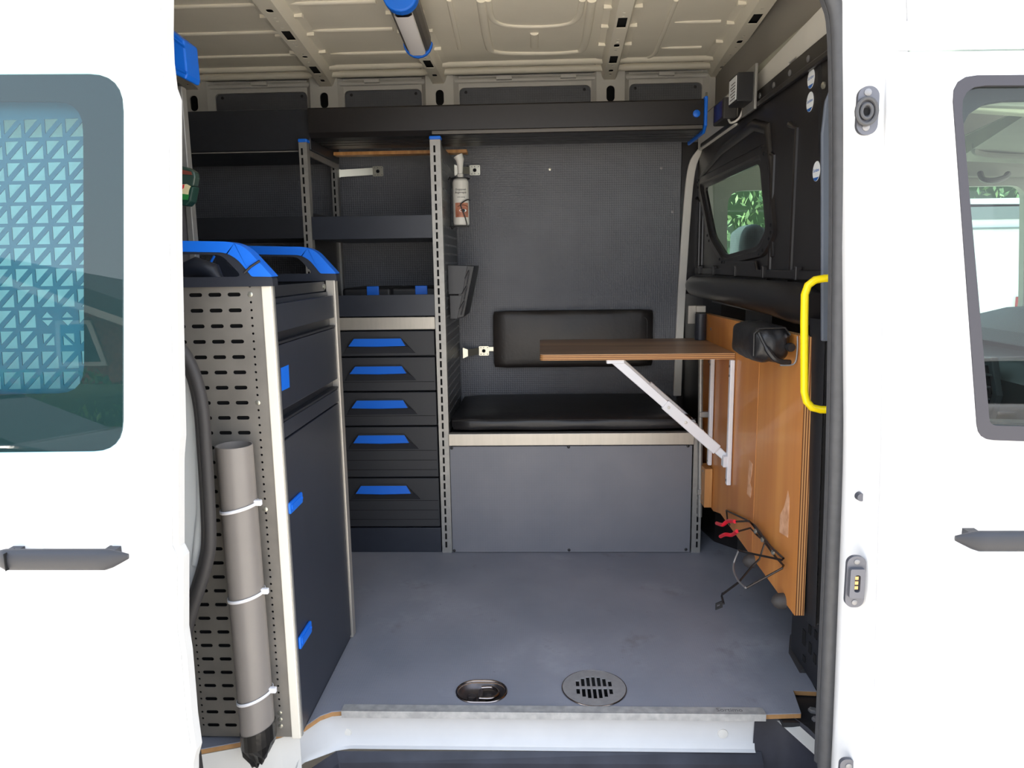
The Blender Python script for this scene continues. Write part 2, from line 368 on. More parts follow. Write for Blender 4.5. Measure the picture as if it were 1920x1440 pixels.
# hidden enclosing shell
struct('wall_left', MB().box((-2.8, 1.25, .5), (-2.75, 3.15, 2.45)), white_in)
struct('wall_far_outer', MB().sheet([(-2.8, .3), (2.4, .3), (2.4, 2.45), (-2.8, 2.45)], farh, XZ(3.14), 0, .03), white)
struct('window_2', MB().sheet(farh[0], [], XZ(3.15), 0, .004), glass('clear_side_glass', (.80, .90, .86)))
# =================================================================== outer body, near side
def skin(name, out, holes, y0, th=.03, m=white, parent=None):
    return MB().sheet(out, holes, XZs(y0), 0, th, bis=TZ)
# body side behind the slid-back door, with roof header
bs = struct('wall_near', skin('', [(-2.8, .3), (-.70, .3), (-.70, 2.24), (.56, 2.24), (.56, 2.46), (-2.8, 2.46)], [], 1.25), white, origin=(-1.5, 1.27, .3))
# inner rear door post with rubber seal
sl = [(318, 560), (335, 640), (352, 668), (370, 710), (382, 765), (388, 840), (394, 940), (396, 1010), (391, 1050), (378, 1095), (360, 1150), (350, 1200), (350, 1260), (358, 1330), (372, 1440)]
sp3 = smooth_path([V(*p, 'Y', 1.36) for p in sl], 4)
poly = [(p.x - .010, p.z) for p in sp3]; poly = [(-1.0, poly[0][1] + .02)] + poly + [(-1.0, poly[-1][1])]
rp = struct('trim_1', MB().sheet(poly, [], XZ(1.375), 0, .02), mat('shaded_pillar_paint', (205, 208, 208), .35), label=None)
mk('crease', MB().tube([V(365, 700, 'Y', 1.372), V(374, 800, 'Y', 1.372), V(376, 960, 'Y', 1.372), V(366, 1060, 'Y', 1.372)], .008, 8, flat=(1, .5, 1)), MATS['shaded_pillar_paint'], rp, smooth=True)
mk('rubber_seal', MB().tube([p + Vector((0, -.004, 0)) for p in sp3], .0115, 10).tube([p + Vector((-.012, 0, 0)) for p in sp3], .008, 8), rubber_d, rp, smooth=True)
c0 = V(349, 1131, 'Y', 1.365)
cb = MB().box((c0.x - .014, 1.362, c0.z - .018), (c0.x + .004, 1.372, c0.z + .018)); ct = mk('contact_block', cb, black_p, rp, bev=.002)
for k in (-1, 0, 1): mk('brass_contact', MB().box((c0.x - .010, 1.358, c0.z + k * .010 - .003), (c0.x - .001, 1.364, c0.z + k * .010 + .003)), mat('brass', (205, 165, 110), .35, metal=.6), ct)
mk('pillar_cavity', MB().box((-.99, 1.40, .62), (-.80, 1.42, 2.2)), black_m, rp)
# ---- front door post, right of the opening
jam = [(1586, 0), (1590, 60), (1592, 300), (1588, 600), (1583, 900), (1572, 1200), (1562, 1440)]
sj = smooth_path([V(*p, 'Y', 1.33) for p in jam], 4)
jp = [(p.x, p.z) for p in sj]
jo = [V(1640, 0, 'Y', 1.27), V(1642, 85, 'Y', 1.27), V(1668, 130, 'Y', 1.26), V(1668, 1440, 'Y', 1.25)]
bp = MB()
ys_ = []
# stepped jamb: lofted profile from the seal out to the skin
prof = [(.013, 1.372), (.004, 1.345), (.005, 1.325), (.010, 1.315), (.014, 1.285), (.020, 1.262), (.026, 1.256), (.08, 1.254), (.09, 1.27)]
vv = []; ff = []; zs = [2.3 - k * .05 for k in range(42)]
def xj(z):
    for a, b in zip(jp, jp[1:]):
        if (a[1] >= z >= b[1]): t = (a[1] - z) / max(1e-6, a[1] - b[1]); return a[0] + (b[0] - a[0]) * t
    return jp[0][0] + (jp[0][1] - z) * -.0 if z > jp[0][1] else jp[-1][0]
for z in zs:
    x0 = xj(z); st = 1
    for k, (dx, y) in enumerate(prof): vv.append((x0 + dx * (st if 0 < k < 7 else 1), y + TL * max(0, z - TZ), z))
n = len(prof)
for i in range(len(zs) - 1):
    for k in range(n - 1): ff.append((i * n + k, i * n + k + 1, (i + 1) * n + k + 1, (i + 1) * n + k))
bpil = struct('trim_2', MB().add(vv, ff), white, smooth=True, ang=35)
sR = smooth_path([V(*p, 'Y', 1.38) for p in ((1548, -40), (1562, -5), (1574, 60), (1577, 300), (1574, 600), (1568, 900), (1556, 1200), (1546, 1440))], 4)
mk('rubber_seal', MB().tube(sR, .0145, 10).tube([p + Vector((-.003, .022, 0)) for p in sR], .010, 8), rubber, bpil, smooth=True)
# striker / buffer with ring
q = V(1617, 210, 'Y', 1.285); Ys = 1.30
def fit(name, cx, cz, y, w, h, m, r): return mk(name, MB().sheet(rr(cx - w, cz - h, cx + w, cz + h, r, 6), [], XZ(y), 0, .008), m, bpil, bev=.001)
grey_c = mat('grey_castings', (96, 97, 104), .4, metal=.3)
b1 = fit('door_buffer', q.x + .004, q.z, q.y - .012, .017, .038, grey_c, .016)
mk('buffer_ring', MB().tube([(q.x + .016 * cos(a), q.y - .017, q.z - .002 + .020 * sin(a)) for a in [2 * pi * k / 20 for k in range(20)]], .0035, 8, cyc=True).tube([(q.x + .0085 * cos(a), q.y - .017, q.z - .002 + .011 * sin(a)) for a in [2 * pi * k / 20 for k in range(20)]], .003, 8, cyc=True), rubber, b1, smooth=True)
mk('buffer_bore', MB().cyl((q.x, q.y - .014, q.z - .002), (q.x, q.y - .0125, q.z - .002), .006), dark_hole, b1)
for dz in (.028, -.026): screw((q.x + .002, q.y - .012, q.z + dz), (0, -1, 0), .006, steel, b1)
q = V(1600, 1087, 'Y', 1.272)
b2 = fit('contact_plate', q.x, q.z, q.y - .010, .0165, .048, grey_c, .014)
mk('contact_socket', MB().sheet(rr(q.x - .013, q.z - .027, q.x + .013, q.z + .027, .003), [rr(q.x - .005, q.z - .016, q.x + .005, q.z + .016, .004)], XZ(q.y - .018), 0, .008), grey_c, b2, bev=.0008)
for k in (-1, 0, 1): mk('brass_contact', MB().box((q.x - .003, q.y - .014, q.z + k * .009 - .003), (q.x + .003, q.y - .009, q.z + k * .009 + .003)), MATS['brass'], b2)
for dz in (.038, -.038): screw((q.x, q.y - .010, q.z + dz), (0, -1, 0), .005, steel, b2)
q = V(1614, 932, 'Y', 1.286); mk('rubber_plug', MB().tube([(q.x, 1.294, q.z), (q.x, 1.283, q.z)], [.008, .007], 14), grey_c, bpil, smooth=True)
q = V(1584, 1436, 'Y', 1.29); b3 = fit('door_buffer', q.x, q.z, q.y - .012, .014, .022, grey_c, .012)
screw((q.x + .002, q.y - .012, q.z + .008), (0, -1, 0), .006, steel, b3)
# body side above the front door (gap line) -------------------------------
def xz(p): return (p.x, p.z)
a = VS(1668, 96, 1.24)
ub = struct('trim_3', skin('', [(a.x - .022, a.z + .004), (2.4, a.z + .004 - .02), (2.4, 2.46), (.585, 2.46), (.585, 2.2), (.60, 2.03)], [], 1.25), white)
# ---- front door (door_2)
wo = [VS(1783, 142, 1.24), VS(1833, 824, 1.24)]
wtl, wbl = xz(wo[0]), xz(wo[1])
wout = rpoly([wbl, (1.45, wbl[1] - .03), (1.30, wtl[1] - .01), wtl], [.025, .02, .03, .04])
seam = [xz(VS(*p, 1.24)) for p in ((1640, 1440), (1650, 1000), (1660, 400), (1667, 98))]
d2o = [(seam[0][0] + .02, .15), (2.1, .15), (2.1, a.z - .02)] + seam[::-1]
hc = VS(1862, 965, 1.24)   # recess centre (continues out of frame)
hp2 = [(hc.x + .055 * cos(t) * 1.2, hc.z - .03 + .052 * sin(t)) for t in [2 * pi * k / 24 for k in range(24)]]
d2 = struct('door_2', skin('', rpoly(d2o, [.01, .05, .05, .012, 0, 0, 0]), [wout, hp2], 1.24, .008), white, origin=(1.2, 1.24, .15), bev=.003)
def bowl(cx, cz, rx, rz, y0, dep):
    v = [];  f = []; nu, nv = 24, 5
    for j in range(nv + 1):
        b = pi / 2 * j / nv
        for i in range(nu): t = 2 * pi * i / nu; v.append((cx + rx * cos(t) * cos(b), y0 + dep * sin(b), cz + rz * sin(t) * cos(b)))
    for j in range(nv):
        for i in range(nu): f.append((j * nu + i, j * nu + (i + 1) % nu, (j + 1) * nu + (i + 1) % nu, (j + 1) * nu + i))
    return MB().add(v, f)
mk('handle_recess', bowl(hc.x, hc.z - .03, .066, .052, 1.244, .03), white, d2, smooth=True, ang=80)
def pull(xl, xr, z, y, parent, flip=False, key=False):
    n = 22; pts = []; v = []; f = []
    for i in range(n + 1):
        t = i / n; x = xl + (xr - xl) * t; e = min(1, sin(pi * min(max(t, .012), .988)) * 2.6) ** .6
        zz = z + .004 * sin(pi * t) - .0045; hh = .0180 * e; dd = .012 * e
        for k in range(12):
            a_ = 2 * pi * k / 12; sx = cos(a_); sz = sin(a_)
            sq = 1 / max(abs(sx), abs(sz)) ** .35
            v.append((x, y - .032 * (.45 + .55 * e) + dd * sx * sq * .8 + .0, zz - .004 * sin(pi * t) + hh * sz * sq))
    for i in range(n):
        for k in range(12): f.append((i * 12 + k, i * 12 + (k + 1) % 12, (i + 1) * 12 + (k + 1) % 12, (i + 1) * 12 + k))
    f += [list(range(12))[::-1], [n * 12 + k for k in range(12)]]
    mb = MB().add(v, f)
    for s_ in (0, 1):
        cx = xl + .02 if s_ == 0 else xr - .02
        mb.box((cx - .010 + .012 * (1 - 2 * s_), y - .026, z - .010), (cx + .010 + .012 * (1 - 2 * s_), y + .002, z + .006))
    o = mk('door_handle', mb, mat('charcoal_handle_plastic', (48, 49, 54), .5, bump=.08, bscale=500), parent, smooth=True, ang=50, bev=0)
    if key: mk('key_cover', MB().box((xl + .038, y - .0455, z - .019), (xl + .0395, y - .02, z + .010)), dark_hole, o)
    return o
h2 = VS(1780, 997, 1.24); pull(h2.x, h2.x + .235, h2.z, 1.24, d2)
# window seal, pane and frame
mk('window_seal', MB().sheet(wout, [rpoly([(wbl[0] + .018, wbl[1] + .024), (1.42, wbl[1]), (1.28, wtl[1] - .028), (wtl[0] + .014, wtl[1] - .016)], [.012, .02, .03, .04])], XZs(1.238), 0, .014, bis=TZ), rubber_w, d2)
mk('window_pane', MB().sheet(rpoly([(wbl[0] + .006, wbl[1] + .01), (1.44, wbl[1] - .01), (1.29, wtl[1] - .02), (wtl[0] + .006, wtl[1] - .006)], .02), [], XZs(1.246), 0, .003, bis=TZ), glass('door_glass', (.84, .91, .89), ior=1.6), d2)
inner_o = rpoly([(.64, .3), (2.1, .3), (2.1, a.z - .03), (.60, a.z - .02)], .03)
mk('door_inner_frame', MB().sheet(inner_o, [rpoly([(wbl[0] + .028, wbl[1] + .02), (1.42, wbl[1]), (1.26, wtl[1] - .035), (wtl[0] + .03, wtl[1] - .03)], [.03, .03, .04, .09])], XZs(1.285), 0, .03, bis=TZ), rubber_d, d2)

# ---- sliding door (door_1)
edge = [(313, -60), (312, 60), (314, 110), (320, 160), (328, 182), (329, 450), (333, 640), (337, 822), (334, 860), (334, 1027), (343, 1045), (343, 1185), (350, 1230), (360, 1350), (368, 1408), (362, 1432), (362, 1500)]
eo = [xz(VS(*p, 1.165)) for p in edge]; ei = [(x - .014, z) for x, z in [xz(VS(*p, 1.15)) for p in edge]]
W0 = rpoly([xz(VS(-150, 850, 1.15)), xz(VS(231, 846, 1.15)), xz(VS(231, 138, 1.15)), xz(VS(-150, 140, 1.15))], [.03, .05, .055, .03], 6)
hc1 = VS(137, 1020, 1.15)
hp1 = [(hc1.x + .066 * cos(t), hc1.z + .046 * sin(t)) for t in [2 * pi * k / 24 for k in range(24)]]
d1 = struct('door_1', skin('', [(-1.75, .25)] + [(-1.75, 2.2)] + ei + [(ei[-1][0], .25)], [W0, hp1], 1.15, .010), white, origin=(-1.2, 1.15, .25), bev=.002)
mk('door_inner_shell', MB().sheet([(-1.75, .25), (-1.75, 2.2)] + eo + [(eo[-1][0], .25)], [W0], XZs(1.162), 0, .030, bis=TZ), mat('door_flange_paint', (222, 222, 220), .4), d1, bev=.004)
mk('handle_recess', bowl(hc1.x, hc1.z, .066, .046, 1.154, .03), white, d1, smooth=True, ang=80)
ha, hb = VS(2, 1030, 1.15), VS(252, 1030, 1.15); pull(ha.x, hb.x, (ha.z + hb.z) / 2, 1.15, d1, key=True)
# window: black printed border, tinted pane, punched security grille behind
frit = glass('privacy_glass', (.72, .93, .95), ior=1.66)
inn = rpoly([xz(VS(-150, 742, 1.15)), xz(VS(156, 738, 1.15)), xz(VS(154, 190, 1.15)), xz(VS(-150, 190, 1.15))], [.03, .045, .045, .03], 5)
mk('window_pane', MB().sheet(W0, [], XZs(1.1485), 0, .003, bis=TZ), frit, d1)
mk('window_border', MB().sheet(W0, [inn], XZs(1.1525), 0, .003, bis=TZ), mat('black_printed_border', (10, 10, 12), .5), d1)
gh = []; g0 = V(152, 250, 'Y', 1.188); g1 = V(150, 700, 'Y', 1.162); px_ = (g0.z - g1.z) / 12.35
cell = .0338; gx1 = V(141, 250, 'Y', 1.188).x; gz1 = V(100, 218, 'Y', 1.19).z
hol = cell * .83; lw = .0028
for j in range(13):
    for i in range(10):
        x1 = gx1 - i * cell; z1 = gz1 - j * cell; x0 = x1 - hol; z0 = z1 - hol
        if j in (9, 10) and i in (1, 2):
            cx_, cz_ = (x0 + x1) / 2, (z0 + z1) / 2; hh = hol * .34
            if j == 9:
                gh.append([(cx_ - hh, cz_ + .002), (cx_ + hh, cz_ + .002), (cx_, cz_ + .012)]); gh.append([(cx_ - hh, cz_ - .002), (cx_, cz_ - .012), (cx_ + hh, cz_ - .002)])
            else:
                if i == 2: gh.append([(cx_ - hh, cz_ - hh * .7), (cx_ - hh, cz_ + hh), (cx_ + hh * .7, cz_ + hh)]); gh.append([(cx_ - hh * .7, cz_ - hh), (cx_ + hh, cz_ - hh), (cx_ + hh, cz_ + hh * .7)])
                else: gh.append([(cx_ + hh, cz_ - hh * .7), (cx_ + hh, cz_ + hh), (cx_ - hh * .7, cz_ + hh)]); gh.append([(cx_ + hh * .7, cz_ - hh), (cx_ - hh, cz_ - hh), (cx_ - hh, cz_ + hh * .7)])
            continue
        gh.append([(x0, z1), (x1 - 2 * lw, z1), (x0, z0 + 2 * lw)]); gh.append([(x1, z0), (x1, z1 - 2 * lw), (x0 + 2 * lw, z0)])
gr = MB().sheet([(-1.1, 1.33), (-.68, 1.33), (-.68, 1.97), (-1.1, 1.97)], gh, XZs(1.176), 0, .0015, bis=TZ)
mk('security_grille', gr, mat('grey_blue_grille_paint', (60, 84, 100), .5), d1)

# =================================================================== sill, step
ry = 1.636
rz0, rz1 = .497, .588
ris = [V(*p, 'Z', .55).xy for p in ((560, 1450), (575, 1395), (612, 1372))]
rl = [(-.566, 1.55), (-.545, 1.585), (-.50, 1.628), (-.47, ry), (.505, ry)]
sill = MB(); n = len(rl)
pr_ = [(0, .588), (-.001, .575), (.0, .52), (-.008, .510), (-.012, .498), (-.020, .494)]
vv = [];  ff = []
for (x, y) in rl:
    for (dy, z) in pr_: vv.append((x + (dy * .9 if x < -.5 else 0), y + dy, z))
for i in range(n - 1):
    for k in range(5): ff.append((i * 6 + k, i * 6 + k + 1, (i + 1) * 6 + k + 1, (i + 1) * 6 + k))
sill.add(vv, ff)
silo = struct('trim_4', sill, mat('sill_paint', (198, 198, 198), .4, noise=.05, nscale=14), smooth=True, ang=40)
sf = [(-.566, 1.549), (-.60, 1.522), (-.648, 1.497), (-.763, 1.459), (-1.0, 1.398)]
lowp = mk('sill_side_face', MB().add([(x, y, z) for z in (.587, .40) for x, y in sf], [(i, i + 1, 6 + i, 5 + i) for i in range(4)]), white_in, silo)
for p in ((650, 1373), (1355, 1375)):
    q = V(*p, 'Y', ry); mk('round_plug', MB().tube([(q.x, ry, q.z), (q.x, ry - .003, q.z), (q.x, ry - .004, q.z)], [.0125, .0115, .004], 18), white_in, silo, smooth=True)
# aluminium edge profile
al = [V(645, 1320, 'Z', .602), V(1430, 1324, 'Z', .602)]; xa, xb = -.481, .521
fy = V(1000, 1336, 'Z', FZ).y
es = struct('trim_5', MB().sheet(rpoly([(xa, fy - .004), (xb, fy - .004), (xb, fy + .022), (xa, fy + .022)], [0, 0, .012, .004]), [], XY(.6015), 0, .0022).box((xa, fy - .006, .586), (xb, fy - .003, .6037)), mat('scuffed_aluminium', (186, 184, 180), .45, metal=.2, rgb2=(160, 158, 156), nscale=50), bev=.0006)
tp = V(1366, 1327, 'Z', .605)
text('embossed_lettering', 'Sortimo', .019, lambda u, v, w: (tp.x + u, fy + .010 + v, .6038 + w), mat('faded_print', (112, 108, 106), .7), es, .0002)
# black step mouldings
stp = MB().box((-.60, 1.0, .36), (.62, 1.66, .40))
stp.add([(-.60, 1.47, .49), (-.50, 1.61, .492), (.52, 1.625, .492), (.52, 1.60, .475), (-.49, 1.59, .475), (-.58, 1.45, .475), (.52, 1.59, .40), (-.48, 1.58, .40), (-.57, 1.44, .40)], [(0, 1, 4, 5), (1, 2, 3, 4), (5, 4, 7, 8), (4, 3, 6, 7)])
step = struct('trim_6', stp, mat('scuffed_black_step', (34, 34, 42), .45, rgb2=(52, 53, 62), nscale=9), bev=.002)
# right corner moulding of the step
cs = [V(*p, 'Y', 1.628) for p in ((1419, 1345), (1504, 1345))]
rc = MB(); x0, x1 = .505, .60
vv = []; ff = []
prf = [(x0, 1.634), (x0 + .06, 1.632), (x0 + .085, 1.62), (x0 + .105, 1.58), (x0 + .125, 1.5), (x0 + .15, 1.40)]
for (x, y) in prf:
    for z, k in ((.586, 0), (.54, .002), (.47, .006), (.36, .012)): vv.append((x - k, y - k * 1.5, z))
for i in range(len(prf) - 1):
    for k in range(3): ff.append((i * 4 + k, (i + 1) * 4 + k, (i + 1) * 4 + k + 1, i * 4 + k + 1))
struct('trim_7', MB().add(vv, ff), MATS['scuffed_black_step'], smooth=True, ang=60)
# floor rail and bolts in the right-hand corner
jf = MB().box((.56, 1.60, .572), (.70, 1.72, .584)).add([(.60, 1.60, .58), (.72, 1.38, .58), (.70, 1.60, .60), (.75, 1.38, .60)], [(0, 1, 3, 2)])
cj = struct('trim_8', jf, black_p, bev=.001)
mk('corner_bracket', MB().add([(.555, 1.628, .57), (.59, 1.628, .575), (.66, 1.42, .575), (.63, 1.42, .57)], [(0, 1, 2, 3)]).box((.62, 1.40, .50), (.64, 1.46, .54)), white_in, cj)
for px, py in ((1524, 1333), (1531, 1350)):
    q = V(px, py, 'Z', .585); mk('bolt', MB().tube([(q.x, q.y, .575), (q.x, q.y, .589), (q.x, q.y, .591)], [.011, .011, .007], 6), steel, cj)

# =================================================================== bulkhead (wall_right)
XB = .64
def yz(px, py, x=XB): p = V(px, py, 'X', x); return (p.y, p.z)
gl = [yz(*p) for p in ((1322, 352), (1424, 306), (1435, 432), (1420, 462), (1362, 478), (1340, 442))]
glr = rpoly(gl, [.03, .03, .02, .03, .03, .03], 4)
top = [(3.12, 2.02), (3.0, 2.09), (2.9, 2.12), (2.42, 2.135), (1.66, 2.145)]
bo = [(1.66, 1.50)] + [(3.12, 1.50)] + top
bk = struct('wall_right', MB().sheet(bo, [glr], YZ(XB), 0, .008).sheet([(1.50, .55), (2.60, .55), (2.60, 1.52), (1.50, 1.52)], [], YZ(.80), 0, .008).prism([(.60, 3.08), (.625, 2.87), (.655, 2.70), (.72, 2.62), (.80, 2.58), (.81, 3.08)], 'Z', .6, 1.52), black_g, origin=(.65, 2.3, .6))
def off(pts, d):
    c = Vector((sum(p[0] for p in pts) / len(pts), sum(p[1] for p in pts) / len(pts)))
    return [tuple(c + (Vector(p) - c) * (1 + d)) for p in pts]
# raised dish round the window: a ring that steps out then in to the glass
fr = MB(); rings = [(0.34, .0), (.30, -.007), (.15, -.009), (.11, -.001), (.03, .001), (0, .004)]
vv = []; m_ = len(glr)
for d, w in rings:
    for p in off(glr, d): vv.append((XB + w, p[0], p[1]))
ff = [(i * m_ + k, i * m_ + (k + 1) % m_, (i + 1) * m_ + (k + 1) % m_, (i + 1) * m_ + k) for i in range(len(rings) - 1) for k in range(m_)]
wfr = mk('window_surround', fr.add(vv, ff), black_g, bk, smooth=True, ang=25)
for k in range(0, m_, 2):
    p = off(glr, .25)[k]; screw((XB - .008, p[0], p[1]), (-1, 0, 0), .005, black_p, wfr, 'rivet', .003)
struct('window_1', MB().sheet(off(glr, .02), [], YZ(XB + .004), 0, .004), glass('bulkhead_glass', (.88, .96, .94)))
# pressed ribs, horizontal roll beam, top flange
mk('roll_beam', MB().tube([(.618, 3.06, 1.555), (.618, 3.0, 1.555), (.618, 2.0, 1.552), (.618, 1.78, 1.548), (.622, 1.70, 1.54)], [.024, .032, .037, .040, .03], 14, flat=(1, 1, 1.25)), black_g, bk, smooth=True, ang=60)
for x_, z0, z1, y_ in ((0, 1.60, 1.93, 2.10), (0, 1.60, 1.97, 1.925), (0, 1.62, 1.9, 2.97), (0, 1.62, 1.88, 3.03)):
    mk('pressed_rib', MB().tube([(XB, y_ + .02, z0 - .002), (XB, y_, z0), (XB, y_, z1), (XB, y_ + .06, z1 + .02)], .008, 8), black_g, bk, smooth=True)
rb = MB().prism([(1.70, 1.60), (3.06, 1.60), (3.06, 1.625), (2.62, 1.625), (2.60, 1.65), (2.22, 1.65), (2.20, 1.625), (1.70, 1.625)], 'X', XB - .010, XB)
mk('pressed_ledge', rb, black_g, bk, bev=.004)
for p in ((1350, 510), (1363, 510), (1380, 510), (1398, 510)):
    y_, z_ = yz(*p); screw((XB, y_, z_), (-1, 0, 0), .007, black_p, bk, 'rivet', .004)
for y_ in (1.85, 2.12, 2.42, 2.72, 2.95):
    mk('ledge_gusset', MB().box((XB - .018, y_ - .008, 1.60), (XB, y_ + .008, 1.635)), black_g, bk, bev=.003)
# big moulding above the window that runs down to the right
mk('swage', MB().tube([(XB, 3.02, 1.98), (XB, 2.7, 2.03), (XB, 2.30, 2.045), (XB, 2.16, 2.01), (XB, 2.12, 1.9), (XB, 2.08, 1.66)], [.008, .014, .018, .018, .012, .008], 10, flat=(.8, 1, 1)), black_g, bk, smooth=True)
fl_ = MB().box((XB - .012, 1.66, 2.085), (XB, 3.0, 2.10))
mk('upper_flange', fl_, black_g, bk, bev=.003)
for k in range(9):
    y_ = 1.74 + k * .13; screw((XB, y_, 2.118), (-1, 0, 0), .008, steel, bk, 'rivet', .004)
for p in ((1551, 105), (1549, 160), (1404, 206), (1376, 230), (1560, 288)):
    y_, z_ = yz(*p); screw((XB - .004, y_, z_), (-1, 0, 0), .008, zinc, bk, 'bolt', .006)
# white crossmember over the bulkhead with notched foot, and a sheet above toned like roof in shade
cm = MB().prism([(1.5, 2.13), (2.0, 2.13), (2.0, 2.155), (2.06, 2.155), (2.06, 2.13), (2.42, 2.125), (2.44, 2.19), (2.2, 2.205), (1.8, 2.225), (1.5, 2.225)], 'X', XB + .012, XB + .05)
mk('crossmember', cm, white_in, bk, bev=.003)
mk('shaded_roof_sheet', MB().box((XB + .05, 1.36, 2.0), (XB + .06, 3.1, 2.40)), mat('shaded_roof_tone', (150, 145, 138), .9), bk)  # upright sheet, greyed to stand for the roof running on in shade
mk('corner_filler', MB().box((XB - .01, 2.5, 2.08), (.76, 3.06, 2.2)), white_in, bk, bev=.01)
# near end of the bulkhead, turned towards the door
mk('end_return', MB().add([(XB - .004, 1.80, 2.10), (.67, 1.66, 2.10), (.67, 1.60, 1.52), (XB + .004, 1.72, 1.52), (.69, 1.55, 2.1), (.69, 1.5, 1.52)], [(0, 1, 2, 3), (1, 4, 5, 2)]), black_p, bk)
q0 = [V(*p, 'Y', 1.64) for p in ((1548, 190), (1541, 250), (1541, 640), (1575, 640), (1575, 120))]
mk('sky_sheen_facet', MB().prism([(p.x, p.z) for p in q0], 'Y', 1.64, 1.65), mat('bulkhead_sky_sheen', (104, 110, 122), .45), bk, bev=.003)  # black bulkhead facet, sky sheen painted in as blue-grey
# ribbed trim below
rbx = MB(); vv = []; ff = []
wav = [(.612, 1.70), (.616, 1.66), (.626, 1.645), (.634, 1.66), (.642, 1.655), (.650, 1.61), (.660, 1.59), (.668, 1.60), (.676, 1.585), (.690, 1.53), (.70, 1.50)]
for (x, y) in wav:
    for z in (.80, 1.2, 1.52): vv.append((x + (1.52 - z) * .02, y, z))
for i in range(len(wav) - 1):
    for k in range(2): ff.append((i * 3 + k, (i + 1) * 3 + k, (i + 1) * 3 + k + 1, i * 3 + k + 1))
mk('fluted_trim', MB().add(vv, ff), black_p, bk, smooth=True, ang=80)
fo = [V(*p, 'Y', 1.70) for p in ((1492, 1150), (1560, 1150), (1560, 1345), (1534, 1290), (1490, 1225))]
lo_ = MB().box((.672, 1.68, .60), (.74, 1.90, .80)); lt = mk('foot_moulding', lo_, black_p, bk, bev=.012, seg=3)
for p, s_ in (((1507, 1195), (5, 20)), ((1518, 1180), (4, 12)), ((1518, 1215), (4, 14)), ((1529, 1190), (4, 10)), ((1527, 1235), (4, 12)), ((1507, 1235), (4, 8))):
    q = V(*p, 'X', .671); mk('foot_slot', MB().box((.6705, q.y - s_[0] * .002, q.z - s_[1] * .001), (.6725, q.y + s_[0] * .002, q.z + s_[1] * .001)), dark_hole, lt)
mk('floor_bump', MB().tube([V(1489, 1195, 'Z', .6), V(1487, 1225, 'Z', .6), V(1508, 1262, 'Z', .6)], .012, 10), rubber_d, bk, smooth=True)
# white trim post at the end of the far wall
tpz = [(1262, 742), (1266, 640), (1272, 520), (1280, 400), (1286, 335), (1294, 300), (1310, 278), (1322, 262)]
tw = smooth_path([V(*p, 'Y', 3.09) for p in tpz], 3)
struct('trim_9', MB().sheet([(p.x, p.z) for p in tw] + [(p.x + .032, p.z) for p in tw[::-1]], [], XZ(3.08), 0, .016), white_in, bev=.003)
for p in ((1279, 330), (1274, 402), (1270, 482), (1268, 590), (1266, 700)): pass
struct('wall_far_end_panel', MB().box((.577, 3.097, .6), (.66, 3.13, 2.2)), black_g)

# =================================================================== THINGS
# ---- slotted upright
def upright(name, x0, x1, y, z0, z1, slotx, parent, cap=True, m=alu_dull):
    hs = []; z = z0 + .02
    while z + .024 < z1: hs.append([(slotx - .0035, z), (slotx + .0035, z), (slotx + .0035, z + .023), (slotx - .0035, z + .023)]); z += .032
    mb = MB().box((x0, y, z0), (slotx - .0035, y + .0025, z1)).box((slotx + .0035, y, z0), (x1, y + .0025, z1))
    zz = [z0] + [v for h in hs for v in (h[0][1], h[2][1])] + [z1]
    for k in range(0, len(zz), 2): mb.box((slotx - .0035, y, zz[k]), (slotx + .0035, y + .0025, zz[k + 1]))
    mb.box((x0, y + .0025, z0), (x0 + .002, y + .03, z1)).box((x1 - .002, y + .0025, z0), (x1, y + .03, z1))
    o = mk(name, mb, m, parent); mk('slot_core', MB().box((x0 + .003, y + .010, z0), (x1 - .003, y + .012, z1)), dark_hole, o)
    if cap: mk('end_cap', MB().box((x0 - .002, y - .003, z1), (x1 + .002, y + .034, z1 + .012)), blue, o, bev=.004)
    return o
# ---- tall shelving with drawers ------------------------------------------------
R1 = thing('shelving_rack', 'tall dark shelving rack with slotted aluminium uprights and a stack of drawers', 'shelving', (-.58, 2.8, .6))
YF = 2.59
upright('upright', -.815, -.787, YF, .6, 2.070, -.805, R1); upright('upright', -.366, -.330, YF, .6, 2.070, -.351, R1)
upright('upright', -.820, -.796, 3.0, .6, 2.075, -.81, R1, cap=False)
def perf(x, y0, y1, z0, z1, py, pz, w, h, frac=1):
    hs = []; y = y0 + .03
    while y < y1 - .03:
        z = z0 + .03
        while z < z1 - .03: hs.append([(y - w / 2, z), (y + w / 2, z), (y + w / 2, z + h), (y - w / 2, z + h)]); z += pz
        y += py
    return MB().sheet([(y0, z0), (y1, z0), (y1, z1), (y0, z1)], hs, YZ(x), -.0015, 0)
mk('side_panel', perf(-.333, YF + .03, 3.06, .6, 2.06, .034, .032, .014, .008), mat('grey_perforated_sheet', (96, 97, 100), .4, metal=.5), R1, label='perforated grey side panel')
mk('side_panel', MB().box((-.806, YF + .03, .6), (-.804, 3.04, 1.84)), mat('dark_side_sheet', (58, 56, 54), .3, metal=.5), R1)
mk('top_rail', MB().box((-.800, YF + .02, 2.03), (-.792, 3.02, 2.06)), alu_dull, R1, bev=.002)
def shelf(x0, x1, z0, z1, parent, nm='shelf'):
    o = mk(nm, MB().box((x0, YF + .01, z0), (x1, 3.06, z0 + .004)).box((x0, YF + .004, z0), (x1, YF + .008, z1)).box((x0, 3.05, z0), (x1, 3.056, z1)), darkm, parent, bev=.001); return o
shelf(-.786, -.367, 1.744, 1.822, R1); shelf(-.786, -.367, 1.475, 1.550, R1)
mk('front_strip', MB().box((-.786, YF - .004, 1.428), (-.367, YF + .004, 1.472)), alu, R1, bev=.002, label='brushed aluminium front strip')
